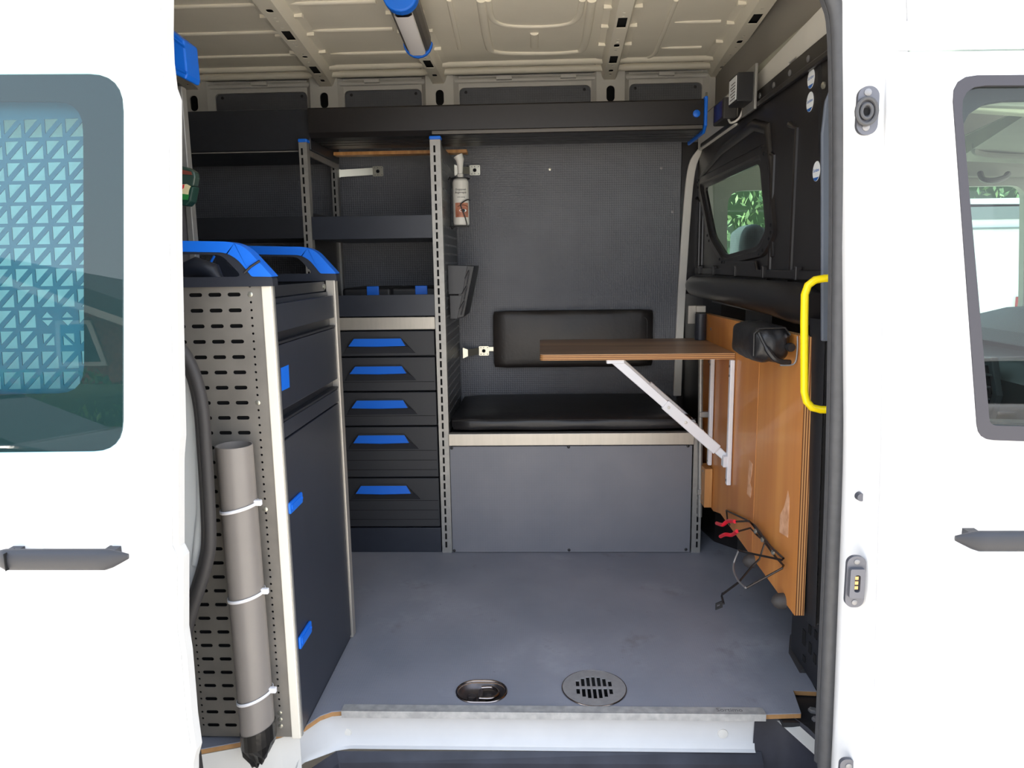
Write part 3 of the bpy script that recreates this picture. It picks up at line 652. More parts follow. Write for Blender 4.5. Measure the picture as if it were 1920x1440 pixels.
mk('cabinet_body', MB().box((-.78, YF + .04, .605), (-.367, 3.04, 1.425)), black_m, R1)
zs_ = [1.425, 1.331, 1.205, 1.078, .886, .697]
hzs = [(1.397, 1.372), (1.298, 1.274), (1.175, 1.15), (1.047, 1.022), (.858, .833)]
for i in range(5):
    z1, z0 = zs_[i], zs_[i + 1]; dr = mk('drawer', MB().box((-.782, YF + .004, z0 + .003), (-.372, YF + .04, z1 - .002)), drawm, R1, bev=.003)
    ht, hb_ = hzs[i]
    mk('grip_moulding', MB().add([(-.70, YF + .004, hb_ - .028), (-.44, YF + .004, hb_ - .028), (-.492, YF - .002, ht + .004), (-.656, YF - .002, ht + .004), (-.676, YF - .016, hb_ + .000), (-.468, YF - .016, hb_ + .000), (-.70, YF + .006, ht + .01), (-.44, YF + .006, ht + .01), (-.68, YF - .006, hb_ - .004), (-.464, YF - .006, hb_ - .004)], [(0, 1, 9, 8), (8, 9, 5, 4), (4, 5, 2, 3), (0, 8, 4, 3), (1, 2, 5, 9)]), drawm, dr)
    mk('drawer_handle', MB().add([(-.657, YF - .004, ht), (-.490, YF - .004, ht), (-.472, YF - .018, hb_), (-.674, YF - .018, hb_), (-.650, YF + .004, ht + .001), (-.497, YF + .004, ht + .001), (-.478, YF - .008, hb_ - .001), (-.668, YF - .008, hb_ - .001), (-.574, YF - .021, hb_ - .002)], [(0, 1, 2, 8, 3), (4, 7, 6, 5), (0, 4, 5, 1), (0, 3, 7, 4), (1, 5, 6, 2), (3, 8, 2, 6, 7)]), blue, dr)
    if z1 - z0 > .11:
        for k in range(1 if z1 - z0 < .14 else 3):
            zz = hb_ - .034 - k * .018 * (2 if z1 - z0 > .15 else 1)
            if zz > z0 + .01: mk('front_groove', MB().box((-.776, YF + .0035, zz), (-.376, YF + .0046, zz + .0016)), dark_hole, dr)
mk('plinth', MB().box((-.786, YF + .006, .60), (-.37, YF + .03, .694)), darkm, R1, bev=.002)
# second bay, further left and mostly in the dark
R2 = thing('shelving_rack', 'dark open shelving bay left of the slotted upright, behind the drawer unit with tubes', 'shelving', (-1.1, 2.8, .6))
R2['label'] = 'dark open shelving bay at the back left, behind the blue-handled cabinet'
for z in (1.75, 1.30, .95): mk('shelf', MB().box((-1.6, YF + .02, z), (-.82, 3.06, z + .006)).box((-1.6, YF + .01, z), (-.82, YF + .014, z + .075)), black_m, R2, bev=.001)
mk('upright', MB().box((-1.63, YF, .6), (-1.60, YF + .03, 2.0)), alu_dull, R2); mk('side_panel', MB().box((-1.62, YF + .03, .6), (-1.615, 3.05, 2.0)), black_m, R2)
# cases in the shelf tray
for i, px in enumerate((702, 792)):
    c = V(px, 545, 'Y', 2.72)
    t = thing('tool_case', ['black case with blue latch lying in the shelf tray, nearer the left upright', 'black case with blue latch lying in the shelf tray, nearer the perforated side panel'][i], 'case', (c.x - .02, 2.83, 1.48), 'black cases in the shelf tray')
    mk('case_body', MB().box((c.x - .115, 2.70, 1.48), (c.x + .065, 3.0, 1.572)), black_p, t, bev=.012, seg=3)
    mk('latch', MB().box((c.x - .022, 2.692, 1.52), (c.x + .022, 2.702, 1.578)), blue, t, bev=.002)
# ---- overhead locker box
OB = thing('overhead_box', 'long black overhead box with blue end cap under the roof', 'storage box', (0, 2.7, 2.085))
prof_ = [(2.60, 2.183), (2.596, 2.178), (2.598, 2.102), (2.612, 2.086), (2.66, 2.084), (2.66, 2.088), (2.668, 2.088), (2.668, 2.084), (2.71, 2.084), (2.71, 2.088), (2.718, 2.088), (2.718, 2.084), (2.76, 2.084), (2.76, 2.088), (2.768, 2.088), (2.768, 2.084), (2.84, 2.084), (2.85, 2.183)]
mk('box_body', MB().prism(prof_, 'X', -.78, .552), mat('black_anodised_profile', (35, 32, 32), .36, metal=.2, noise=.1, nscale=40), OB)
mk('lower_lip', MB().box((-.36, 2.597, 2.088), (.551, 2.606, 2.100)), mat('grey_lip', (92, 88, 84), .4, metal=.4), OB, bev=.002)
mk('end_cap', MB().prism([(2.585, 2.19), (2.87, 2.19), (2.87, 2.075), (2.62, 2.075), (2.585, 2.095)], 'X', .553, .563), blue, OB, bev=.003)
q = V(1306, 213, 'Y', 2.596); mk('blue_button', MB().tube([(q.x, 2.598, q.z), (q.x, 2.592, q.z), (q.x, 2.590, q.z)], [.0125, .0115, .006], 18), blue, OB, smooth=True)
OL = thing('overhead_box', 'darker deeper overhead box in the shadow at the far left', 'storage box', (-1.4, 2.7, 2.0))
zl = V(450, 284, 'Y', 2.63).z
mk('box_body', MB().box((-2.2, 2.63, zl), (-.784, 3.0, 2.187)), black_m, OL, bev=.004); mk('trim_line', MB().box((-2.2, 2.626, zl - .005), (-.83, 2.632, zl - .002)), alu_dull, OL)
mk('mounting_batten', MB().box((-.78, 2.90, 2.070), (-.27, 2.95, 2.082)), plain_wood, thing('wood_batten', 'thin wooden batten under the back of the long overhead box', 'batten', (-.5, 2.97, 2.06)))
# ---- galvanised wall brackets
def bracket(px0, py0, px1, py1, label, arm=True):
    a_, b_ = V(px0, py0, 'Y', 3.03), V(px1, py1, 'Y', 3.085)
    t = thing('wall_bracket', label, 'bracket', ((a_.x + b_.x) / 2, 3.09, a_.z), 'zinc wall brackets behind the racks')
    u = (b_.x - a_.x)
    if arm: mk('bracket_arm', MB().add([(a_.x, 3.03, a_.z - .022), (a_.x, 3.03, a_.z + .022), (a_.x + .02, 3.034, a_.z + .014), (b_.x - .02, 3.085, b_.z + .014), (b_.x - .02, 3.085, b_.z - .014), (a_.x + .02, 3.034, a_.z - .014)], [(0, 1, 2, 5), (2, 3, 4, 5)]), zinc, t)
    x, z = b_.x, b_.z
    hs = [circ(x + dx, z + dz, .0022, 6) for dx in (-.012, 0, .016) for dz in (-.014, .014)] + [circ(x, z, .008, 10)]
    mk('bracket_plate', MB().sheet(rr(x - .021, z - .020, x + .022, z + .020, .005), hs, XZ(3.086), 0, .003), zinc, t)
    mk('plate_bolt', MB().tube([(x, 3.092, z), (x, 3.084, z)], .006, 6), dark_hole, t); return t
bracket(630, 325, 708, 321, 'galvanised bracket arm fixed to the wall above the upper shelf')
bracket(852, 319, 890, 319, 'zinc bracket plate on the wall beside the white bottle')
bt = bracket(868, 662, 907, 658, 'zinc bracket plate on the wall left of the padded backrest')
q = V(921, 654, 'Y', 3.088); mk('small_tab', MB().box((q.x - .012, 3.084, q.z - .009), (q.x + .010, 3.088, q.z + .008)), zinc, bt)
# ---- ceiling lamp
L0, L1 = Vector((-.350, 2.04, 2.29)), Vector((-.372, 2.44, 2.29))
LT = thing('ceiling_lamp', 'ceiling lamp with blue end caps and frosted diffuser on the roof bow', 'lamp', (-.36, 2.24, 2.33))
dirl = (L1 - L0); ang_ = atan2(dirl.x, dirl.y)
def lampx(y): return L0.x + (L1.x - L0.x) * (y - L0.y) / (L1.y - L0.y)
hp = [(-.042, .06), (-.042, .040), (-.034, .024), (-.020, .014), (.020, .014), (.034, .024), (.042, .040), (.042, .06)]
v = [(lampx(y) + a_, y, 2.29 + b_) for y in (2.05, 2.43) for a_, b_ in hp]
mk('lamp_housing', MB().add(v, [(i, (i + 1) % 8, 8 + (i + 1) % 8, 8 + i) for i in range(8)] + [list(range(8)), list(range(8, 16))]), mat('grey_lamp_housing', (105, 100, 96), .4, metal=.4), LT)
dp = [(-.025, 0), (-.024, -.007), (-.014, -.012), (.014, -.012), (.024, -.007), (.025, 0)]
v = [(lampx(y) + a_, y, 2.306 + b_) for y in (2.06, 2.42) for a_, b_ in dp]
mk('lamp_diffuser', MB().add(v, [(i, (i + 1) % 6, 6 + (i + 1) % 6, 6 + i) for i in range(6)]), diffuser, LT, smooth=True)
for y, s_, dy in ((2.03, 1, .022), (2.445, 1, .009)):
    mk('blue_end_cap', MB().prism([(lampx(y) + .046 * cos(t_), 2.336 + .044 * sin(t_) * (1 if sin(t_) < 0 else .2)) for t_ in [2 * pi * k / 20 for k in range(20)]], 'Y', y - dy, y + dy * .6), blue, LT, bev=.008 if dy > .01 else .003, seg=3)
mk('lamp_wire', MB().tube([(-.352, 2.012, 2.345), (-.354, 1.995, 2.352), (-.36, 1.99, 2.366)], .002, 6), mat('dark_red_wire', (120, 30, 30), .5), LT)
# ---- bench
BN = thing('bench', 'grey panelled bench box with aluminium front strip', 'bench', (.1, 2.85, .6))
fp = mk('front_panel', MB().box((-.328, YF, .602), (.541, YF + .010, 1.003)), benchm, BN, bev=.001)
for p in ((847, 840), (1066, 838), (1290, 836), (852, 1032), (1067, 1031), (1286, 1030)): q = V(*p, 'Y', YF); screw((q.x, YF, q.z), (0, -1, 0), .0055, black_p, fp, h=.003)
mk('front_strip', MB().box((-.330, YF - .012, 1.008), (.545, YF + .02, 1.052)), alu, BN, bev=.002)
mk('bench_body', MB().box((-.326, YF + .012, .605), (.54, 3.08, 1.045)), black_m, BN)
upright('upright', .546, .578, YF, .6, 1.052, .566, BN, cap=False)
# seat cushion
def pillow(lo, hi, r, bul, nx=28, ny=14, nz=6, wob=.002, sag=0):
    """rounded, slightly crowned cushion"""
    lo, hi = Vector(lo), Vector(hi); c = (lo + hi) / 2; h = (hi - lo) / 2; bm = bmesh.new()
    bmesh.ops.create_cube(bm, size=2); bmesh.ops.subdivide_edges(bm, edges=bm.edges[:], cuts=11, use_grid_fill=True)
    rnd = random.Random(3)
    for v in bm.verts:
        p = Vector((v.co.x * h.x, v.co.y * h.y, v.co.z * h.z)); q = Vector([max(-(h[i] - r), min(h[i] - r, p[i])) for i in range(3)]); d = p - q
        if d.length > 1e-7: p = q + d.normalized() * min(r, d.length if d.length < r else r)
        u, w_, t_ = p.x / h.x, p.y / h.y, p.z / h.z
        p.z += bul[2] * t_ * (1 - u * u) * (1 - w_ * w_); p.y += bul[1] * w_ * (1 - u * u) * (1 - t_ * t_); p.x += bul[0] * u * (1 - w_ * w_) * (1 - t_ * t_)
        p += Vector([sin(u * 9 + i * 2.1 + w_ * 4) * cos(t_ * 3 + w_ * 7 + i) * wob for i in range(3)])
        v.co = c + p
    bm.verts.index_update(); mb = MB().add([v.co.copy() for v in bm.verts], [[v.index for v in f.verts] for f in bm.faces]); bm.free(); return mb
SC = thing('seat_cushion', 'flat black leather seat cushion on the bench', 'cushion', (.11, 2.84, 1.053))
mk('cushion_cover', pillow((-.322, 2.588, 1.057), (.543, 3.085, 1.110), .022, (.003, .004, .010), wob=.0018), leather, SC, smooth=True, ang=80)
mk('seam_piping', MB().tube([(-.315, 2.590, 1.098), (.0, 2.586, 1.100), (.3, 2.586, 1.101), (.552, 2.592, 1.098)], .0022, 6), leather, SC, smooth=True)
BC = thing('backrest_cushion', 'worn dark leather backrest pad mounted flat on the far wall', 'cushion', (.14, 3.07, 1.22))
bl, br_ = V(926, 690, 'Y', 3.06), V(1225, 580, 'Y', 3.06)
mk('cushion_cover', pillow((bl.x, 3.052, bl.z), (br_.x, 3.098, br_.z), .014, (0, .008, 0), wob=.0012), leather_b, BC, smooth=True, ang=80)
mk('border_seam', MB().tube([(x, 3.054, z) for x, z in rr(bl.x + .035, bl.z + .03, br_.x - .025, br_.z - .03, .02)], .0015, 6, cyc=True), leather, BC, smooth=True)
# ---- bottle in wire holder
bx, by, bz = -.287, 2.80, 1.795
BT = thing('eyewash_bottle', 'white eyewash bottle with spout and eye picture', 'bottle', (bx, by, bz))
rad = .030
mk('bottle_body', MB().tube([(bx, by, bz), (bx, by, bz + .004), (bx, by, bz + .155), (bx, by, bz + .165), (bx, by, bz + .172)], [.026, rad, rad, .026, .014], 24), cream, BT, smooth=True)
mk('spout', MB().tube([(bx, by, bz + .170), (bx, by, bz + .184), (bx, by, bz + .186), (bx + .001, by, bz + .215), (bx + .001, by, bz + .235), (bx - .006, by, bz + .250)], [.012, .012, .009, .011, .015, .018], 18), cream, BT, smooth=True)
def wrapm(r, cz): return lambda u, v, w: (bx + (r + w) * sin(u / r + .15), by - (r + w) * cos(u / r + .15), cz + v)
def wrap_panel(name, u0, u1, z0, z1, m, r): 
    n = 8; mp = wrapm(r, bz); v = [mp(u0 + (u1 - u0) * i / n, z, 0) for z in (z0, z1) for i in range(n + 1)]
    return mk(name, MB().add(v, [(i, i + 1, n + 2 + i, n + 1 + i) for i in range(n)]), m, BT, smooth=True)
wrap_panel('label_picture', -.024, .030, .028, .080, skinp, rad + .0006)
mp = wrapm(rad + .001, bz + .052)
mk('printed_eye', MB().add([mp(.006 + .014 * cos(t_), .006 * sin(t_), 0) for t_ in [2 * pi * k / 14 for k in range(14)]], [list(range(14))]), print_w, BT)
mp = wrapm(rad + .0014, bz + .052); mk('printed_iris', MB().add([mp(.008 + .006 * cos(t_), .006 * sin(t_), 0) for t_ in [2 * pi * k / 14 for k in range(14)]], [list(range(14))]), print_k, BT)
mk('printed_brow', MB().tube([mp(-.014 + .04 * k / 6, .014 + .006 * sin(pi * k / 6), 0) for k in range(7)], .0012, 5), mat('brow_brown', (90, 50, 35), .6), BT)
text('label_text', 'Oogspoel-\nAugenspül-', .0105, wrapm(rad + .0006, bz + .122), print_k, BT, .0002)
text('label_text', 'sterile oplossing', .0045, wrapm(rad + .0006, bz + .100), print_k, BT, .0002)
WH = thing('wire_holder', 'black wire holder clasping the white bottle on the side panel', 'holder', (bx - .02, by, bz - .01))
mk('wire_loop', MB().tube(smooth_path([(-.331, by, bz + .165), (bx - .034, by - .01, bz + .16), (bx - .036, by - .02, bz), (bx - .02, by - .033, bz - .006), (bx + .02, by - .030, bz - .006), (bx + .020, by - .036, bz + .02), (bx + .006, by - .038, bz + .06), (bx + .004, by - .038, bz + .075), (bx + .026, by - .026, bz + .09), (bx + .034, by, bz + .09)]), .0022, 8), black_p, WH, smooth=True)
mk('wire_ring', MB().tube([(bx + .034 * cos(t_), by + .034 * sin(t_), bz + .168) for t_ in [2 * pi * k / 20 for k in range(20)]], .002, 6, cyc=True), black_p, WH, smooth=True)
mk('base_loop', MB().tube([(-.331, by, bz - .004), (bx + .03, by, bz - .004)], .003, 6), black_p, WH)
# ---- document holder
DH = thing('document_holder', 'black wedge-shaped document pocket hanging on the perforated panel', 'document holder', (-.29, 2.78, 1.455))
dv = [(-.330, 2.70, 1.645), (-.262, 2.70, 1.645), (-.300, 2.70, 1.455), (-.330, 2.70, 1.455)]
mk('pocket', MB().prism([(-.331, 1.650), (-.258, 1.648), (-.278, 1.545), (-.331, 1.545)], 'Y', 2.70, 2.712).prism([(-.327, 1.541), (-.279, 1.541), (-.300, 1.455), (-.327, 1.455)], 'Y', 2.70, 2.712), mat('charcoal_pocket', (58, 58, 61), .45), DH, bev=.002)
fp_ = MB().add([(-.275, 2.70, 1.648), (-.234, 2.705, 1.646), (-.276, 2.705, 1.462), (-.310, 2.70, 1.455), (-.275, 2.93, 1.648), (-.234, 2.93, 1.646), (-.276, 2.93, 1.462), (-.310, 2.93, 1.455)], [(0, 1, 2, 3), (4, 7, 6, 5), (1, 5, 6, 2), (0, 4, 5, 1), (0, 3, 7, 4), (3, 2, 6, 7)])
mk('front_shell', fp_, black_p, DH, bev=.002)
for k in range(3): zz = 1.60 - k * .055; mk('lattice_rib', MB().tube([(-.268 + .0 - k * .012, 2.699, zz), (-.252 - k * .010, 2.699, zz + .03)], .003, 5).tube([(-.252 - k * .010, 2.699, zz + .03), (-.262 - k * .012, 2.699, zz - .02)], .002, 5), mat('rib_grey', (48, 48, 52), .5), DH)
# ---- folding table
TB = thing('folding_table', 'folding plywood table leaf held level by white strut', 'table', (.3, 2.5, 1.34))
tz = 1.371
tt = rpoly([(.0, 2.285), (.598, 2.275), (.598, 2.74), (.0, 2.745)], [.018, 0, 0, .018])
tl_ = mk('tabletop', MB().sheet(tt, [], XY(tz), -.0012, 0), plyt, TB); mk('plywood_core', MB().sheet(tt, [], XY(tz), -.0185, -.0013), edge_z, TB)
def strut(y, xs, label=None):
    a_, b_ = Vector((.232, y, 1.352)), Vector((.592, y, 1.030)); d = (b_ - a_).normalized(); nrm = Vector((-d.z, 0, d.x))
    def bar(t0, t1, w0_, w1_, dy, th):
        L = (b_ - a_).length; p0, p1 = a_ + d * L * t0, a_ + d * L * t1
        return MB().add([p0 + nrm * w0_ + Vector((0, dy, 0)), p1 + nrm * w1_ + Vector((0, dy, 0)), p1 - nrm * w1_ + Vector((0, dy, 0)), p0 - nrm * w0_ + Vector((0, dy, 0)), p0 + nrm * w0_ + Vector((0, dy + th, 0)), p1 + nrm * w1_ + Vector((0, dy + th, 0)), p1 - nrm * w1_ + Vector((0, dy + th, 0)), p0 - nrm * w0_ + Vector((0, dy + th, 0))], [(0, 1, 2, 3), (4, 7, 6, 5), (0, 4, 5, 1), (1, 5, 6, 2), (2, 6, 7, 3), (3, 7, 4, 0)])
    o = mk('table_strut', bar(0, .50, .014, .012, 0, .010), wht_pl, TB, bev=.002)
    mk('strut_sleeve', bar(.44, .90, .017, .017, -.004, .018), wht_pl, o, bev=.003)
    mk('strut_end', bar(.86, 1.0, .013, .012, .002, .012), wht_pl, o, bev=.004)
    L = (b_ - a_).length
    for t in (.47, .62, .97): p = a_ + d * L * t; screw((p.x, y - .004, p.z), (0, -1, 0), .005, cream, o, 'rivet', .003)
    mk('strut_hinge', MB().box((a_.x - .025, y - .004, 1.340), (a_.x + .03, y + .02, 1.3525)), wht_pl, o, bev=.002)
strut(2.29, None); strut(2.66, None)
for y, z0 in ((2.28, .952), (2.54, .945)):
    r_ = mk('guide_rail', MB().box((.584, y - .010, z0), (.598, y + .010, 1.350)), wht_pl, TB, bev=.003)
    for z in (z0 + .015, 1.30, 1.33): screw((.584, y, z), (-1, 0, 0), .004, steel, r_)
mk('slide_block', MB().box((.572, 2.272, 1.010), (.586, 2.302, 1.045)), wht_pl, TB, bev=.002)
# ---- plywood board with bevelled lower edge
PB = thing('plywood_board', 'varnished plywood board fixed upright on the black bulkhead', 'board', (.61, 2.2, .82))
po = [(1.692, 1.478), (2.735, 1.462), (2.735, .80), (2.44, .80), (2.40, .822), (1.668, .822)]
po = [(1.688, 1.478), (2.745, 1.462), (2.745, .79), (2.50, .79), (2.40, .815), (1.672, .815)]
mk('board_face', MB().sheet(po, [], YZ(.600), 0, .0012), plyv, PB); mk('board_core', MB().sheet(po, [], YZ(.6013), 0, .021), edge_x, PB)
mk('veneer_joint', MB().box((.5994, 2.028, .817), (.6002, 2.0295, 1.47)), mat('pale_joint', (214, 150, 84), .6), PB)
bare = mat('bare_wood_scar', (236, 186, 148), .8, rgb2=(206, 150, 112), nscale=40)
for pts in (((1405, 862), (1411, 870), (1409, 890), (1406, 905), (1409, 915), (1407, 934), (1400, 926), (1402, 900), (1403, 880)), ((1477, 920), (1480, 935), (1477, 1008), (1461, 998), (1462, 965), (1470, 950))):
    sc_ = [yz(*p, .5990) for p in pts]; mk('torn_veneer_patch', MB().sheet(sc_, [], YZ(.5994), 0, .0005), bare, PB)
for p in ((1333, 617), (1331, 716), (1329, 678)):
    y_, z_ = yz(*p, .6); screw((.6, y_, z_), (-1, 0, 0), .005, steel, PB)
WB = thing('wood_block', 'pale wooden block screwed low on the plywood board', 'wood block', (.588, 2.57, .80))
wb = mk('block', MB().box((.572, 2.52, .795), (.599, 2.60, .935)), plain_wood, WB, bev=.002)
for z in (.81, .92): screw((.572, 2.55, z), (-1, 0, 0), .004, steel, wb)
for i, p in enumerate(((1413, 1052), (1470, 1127))):
    y_, z_ = yz(*p, .6); t = MB().tube([(.600, y_, z_), (.585, y_, z_), (.575, y_, z_), (.569, y_, z_)], [.020, .019, .013, .003], 14)
    o = mk('rubber_bumper', t, mat('bumper_rubber', (66, 62, 60), .6), smooth=True)
    tag(o, ['round grey rubber bumper on the board behind the wire rack', 'round grey rubber bumper at the lower near corner of the board'][i], 'bumper', 'rubber bumpers on the plywood board')
# ---- black bolster on clip
BO = thing('leather_pouch', 'black leather pouch on a metal clip on the board', 'pouch', (.55, 2.05, 1.37))
z0_, z1_ = V(1440, 684, 'Y', 1.742).z, V(1440, 614, 'Y', 1.742).z
BO.location = (.545, 1.83, z0_)
mk('pouch_body', pillow((.500, 1.747, z0_ + .004), (.590, 1.955, z1_), .026, (.004, .010, .004), wob=.0022), leather, BO, smooth=True, ang=80)
mk('edge_piping', MB().tube([(.504, 1.754, z0_ + .02), (.503, 1.752, z1_ - .015), (.515, 1.752, z1_ - .003), (.575, 1.754, z1_ - .002), (.588, 1.757, z1_ - .02)], .0022, 6), leather, BO, smooth=True)
mk('tucked_fold', MB().tube(smooth_path([(.512, 1.746, z1_ - .012), (.530, 1.736, z1_ - .05), (.552, 1.732, z0_ + .012), (.585, 1.738, z0_ + .006)]), [.004] * 6 + [.007] * 6 + [.006] * 7, 8), leather, BO, smooth=True)
mk('clip_wire', MB().tube(smooth_path([(.560, 1.732, z0_), (.592, 1.730, z0_ + .004), (.597, 1.729, z0_ + .04), (.597, 1.732, z1_ - .02)]), .002, 8), steel, BO, smooth=True)
mk('clip_knob', MB().tube([(.582, 1.744, z0_ + .042), (.582, 1.732, z0_ + .042), (.583, 1.724, z0_ + .042)], [.009, .011, .009], 12), black_p, BO, smooth=True)
q = V(1389, 627, 'X', .4995); mk('small_logo', MB().box((q.x - .0015, q.y - .003, q.z - .003), (q.x, q.y + .003, q.z + .004)), cream, BO)
# ---- aluminium bracket & dark tube
AB = thing('hook_bracket', 'light grey angle bracket at the upper corner of the board', 'bracket', (.57, 2.75, 1.40))
q = V(1290, 605, 'Y', 2.72)
mk('bracket_face', MB().box((q.x, 2.72, 1.425), (q.x + .028, 2.73, 1.492)), alu, AB, bev=.002); mk('bracket_arm', MB().box((q.x + .026, 2.70, 1.468), (.60, 2.73, 1.492)), alu, AB, bev=.002)
GT = thing('dark_tube', 'short dark grey tube hanging below the angle bracket', 'tube', (.578, 2.70, 1.372))
mk('tube_body', MB().cyl((.578, 2.68, 1.372), (.578, 2.68, 1.465), .020, 20), mat('charcoal_tube', (52, 54, 60), .4), GT, smooth=True)
# galvanised pole with clips
GP = thing('support_pole', 'slim galvanised pole standing at the right end of the bench', 'pole', (.572, 2.60, .76))
mk('pole', MB().cyl((.572, 2.582, .74), (.560, 2.582, 1.352), .0085, 12), alu_dull, GP, smooth=True)
for z in (1.118, .835): mk('pole_clip', MB().box((.560, 2.570, z - .010), (.600, 2.59, z + .010)), alu_dull, GP, bev=.002)
# ---- wire rack with red tips
WR = thing('wire_rack', 'dark folding wire rack with red rubber tips on the board', 'wire rack', (.58, 2.1, .85))
def wp(p): return V(p[0], p[1], 'X', p[2])
def wire(name, pts, r=.0028, m=wirem): return mk(name, MB().tube([wp(p) for p in pts], r, 8), m, WR, smooth=True)
wire('wire', [(1362, 957, .594), (1400, 975, .592), (1415, 985, .590), (1445, 1025, .588), (1469, 1047, .580), (1466, 1050, .578), (1395, 1035, .53), (1385, 1032, .52)])
wire('wire', [(1380, 978, .54), (1405, 977, .57), (1412, 985, .590), (1452, 1042, .590), (1469, 1060, .590), (1467, 1065, .58), (1400, 1102, .50)])
wire('wire', [(1385, 996, .54), (1407, 990, .575), (1418, 1002, .590), (1431, 1013, .592), (1455, 1045, .592)])
wire('wire', smooth_path([(1385, 1032, .52), (1376, 1055, .51), (1376, 1072, .50), (1385, 1090, .50), (1398, 1102, .50)], 4), .0026, steel)
wire('wire', [(1362, 957, .594), (1364, 975, .585), (1368, 984, .58)])
for pts in (((1344, 981, .53), (1355, 984, .53), (1365, 977, .54), (1378, 978, .54)), ((1351, 1006, .53), (1360, 1002, .53), (1372, 1003, .54), (1382, 996, .54))):
    mk('red_tip', MB().tube(smooth_path([wp(p) for p in pts], 3), .0056, 8), red, WR, smooth=True)
for p in ((1418, 996, .588), (1431, 1012, .588), (1451, 1036, .588)): q = wp(p); screw(q, (-1, 0, 0), .007, zinc, WR, 'screw', .006)
ST = thing('strap_latch', 'dark strap with small black latch reaching down from the wire rack', 'strap', (.5, 2.0, .8))
mk('strap', MB().tube([wp(p) for p in ((1433, 1020, .585), (1424, 1048, .575), (1410, 1062, .56), (1385, 1092, .52), (1355, 1114, .49))], .004, 6, flat=(.5, 1, 1)), wirem, ST, smooth=True)
mk('strap', MB().tube([wp(p) for p in ((1355, 1112, .49), (1353, 1118, .488), (1357, 1132, .486))], .003, 6), black_p, ST)
q = wp((1349, 1135, .486)); mk('latch_frame', MB().sheet(rr(-.013, -.010, .011, .009, .001), [rr(-.008, -.004, .002, .003, .001)], lambda u, v, w: (q.x + u * .8, q.y + w, q.z + v + u * .35), 0, .004), black_p, ST)
# ---- yellow grab handle
YH = thing('grab_handle', 'bright yellow tubular grab handle beside the door opening', 'grab handle', (.6, 1.6, 1.33))
pts = [(1575, 521), (1545, 522), (1528, 525), (1515, 535), (1509, 552), (1508, 600), (1508, 735), (1512, 752), (1522, 764), (1538, 768), (1575, 769)]
mk('tube', MB().tube([V(*p, 'Y', 1.60) for p in pts], .0082, 14), yellow, YH, smooth=True, ang=80)
# ---- round stickers
for i, p in enumerate(((1521, 147), (1519, 191), (1531, 321))):
    y_, z_ = yz(*p, XB - .0005)
    t = thing('round_sticker', ['topmost of the three round white and blue stickers on the black bulkhead', 'middle one of the three round white stickers on the black bulkhead', 'lowest of the three round white stickers, well below the other two'][i], 'sticker', (XB - .0005, y_, z_), 'round stickers on the bulkhead')
    mk('sticker_disc', MB().cyl((XB - .0004, y_, z_), (XB - .0012, y_, z_), .0225, 28), print_w, t)
    arc_ = [(y_ + .0218 * sin(t_), z_ - .0218 * cos(t_)) for t_ in [(-50 + 100 * k / 8) * pi / 180 for k in range(9)]]
    mk('blue_base', MB().prism(arc_, 'X', XB - .0016, XB - .0011), print_b, t)
    text('sticker_text', 'Sortimo', .0115, lambda u, v, w: (XB - .0014 - w, y_ - u, z_ + .002 + v), print_b, t, .0001)
    text('sticker_text', 'safety check', .0048, lambda u, v, w: (XB - .0014 - w, y_ - u, z_ - .007 + v), print_k, t, .0001) if 0 else None
# ---- small electric boxes in the top right corner
E1 = thing('control_box', 'black control box with white label high on the bulkhead', 'box', (.60, 2.3, 2.09))
q = V(1389, 170, 'Y', 2.26)
mk('box_shell', MB().box((.575, 2.26, 2.105), (.625, 2.36, 2.185)), black_p, E1, bev=.003); mk('white_label', MB().box((.5735, 2.270, 2.112), (.5752, 2.35, 2.178)), print_w, E1)
for k in range(6): mk('label_line', MB().box((.5732, 2.28, 2.118 + k * .0085), (.5736, 2.335 - .01 * (k % 2), 2.1205 + k * .0085)), print_k, E1)
mk('mounting_plate', MB().box((.62, 2.245, 2.08), (.628, 2.38, 2.205)), alu_dull, E1, bev=.002)
E2 = thing('sensor_box', 'ribbed dark sensor box beside the blue end cap', 'box', (.58, 2.45, 2.09))
mk('box_shell', MB().box((.580, 2.44, 2.09), (.622, 2.58, 2.155)), rubber_d, E2, bev=.004)
mk('tinted_face', MB().box((.5785, 2.46, 2.097), (.5805, 2.56, 2.148)), mat('purple_filter', (48, 34, 78), .25), E2)
mk('cable', MB().tube(smooth_path([(.60, 2.46, 2.095), (.602, 2.43, 2.075), (.62, 2.40, 2.085), (.625, 2.36, 2.12)]), .0035, 8), cream, E2, smooth=True)

# =================================================================== front cabinet with perforated side
CB = thing('cabinet_unit', 'dark cabinet with perforated metal side and blue-topped carry bars by the doorway', 'cabinet', (-.66, 1.74, .6))
XF = -.545; ZT = 1.615
def pside(y, full):
    hs = []
    zt_, zb_ = 1.597, .633; pz = (zt_ - zb_) / 30
    for j in range(31):
        z = zt_ - j * pz
        for i in range(4): cx_ = -.6235 - i * .0400; hs.append(rr(cx_ - .0138, z - .0040, cx_ + .0138, z + .0040, .0038, 2))
    k = 0; z = zt_ + pz / 2
    while z > zb_ - .012:
        if k not in (1, 15, 29): hs.append(circ(-.5895, z, .0026, 8))
        hs.append(circ(-.7665, z, .0026, 8)); z -= pz / 2 ; k += 1
    return MB().sheet([(-.79, .605), (-.566, .605), (-.566, ZT), (-.79, ZT)], hs, XZ(y), 0, .0015)
sp_ = mk('side_panel', pside(1.50, 1), galv, CB, label='perforated galvanised side panel')
for z in (1.597 + .016 - .016, 1.372, 1.14, .664, .648, .632): screw((-.5895, 1.50, z), (0, -1, 0), .0052, zinc, sp_)
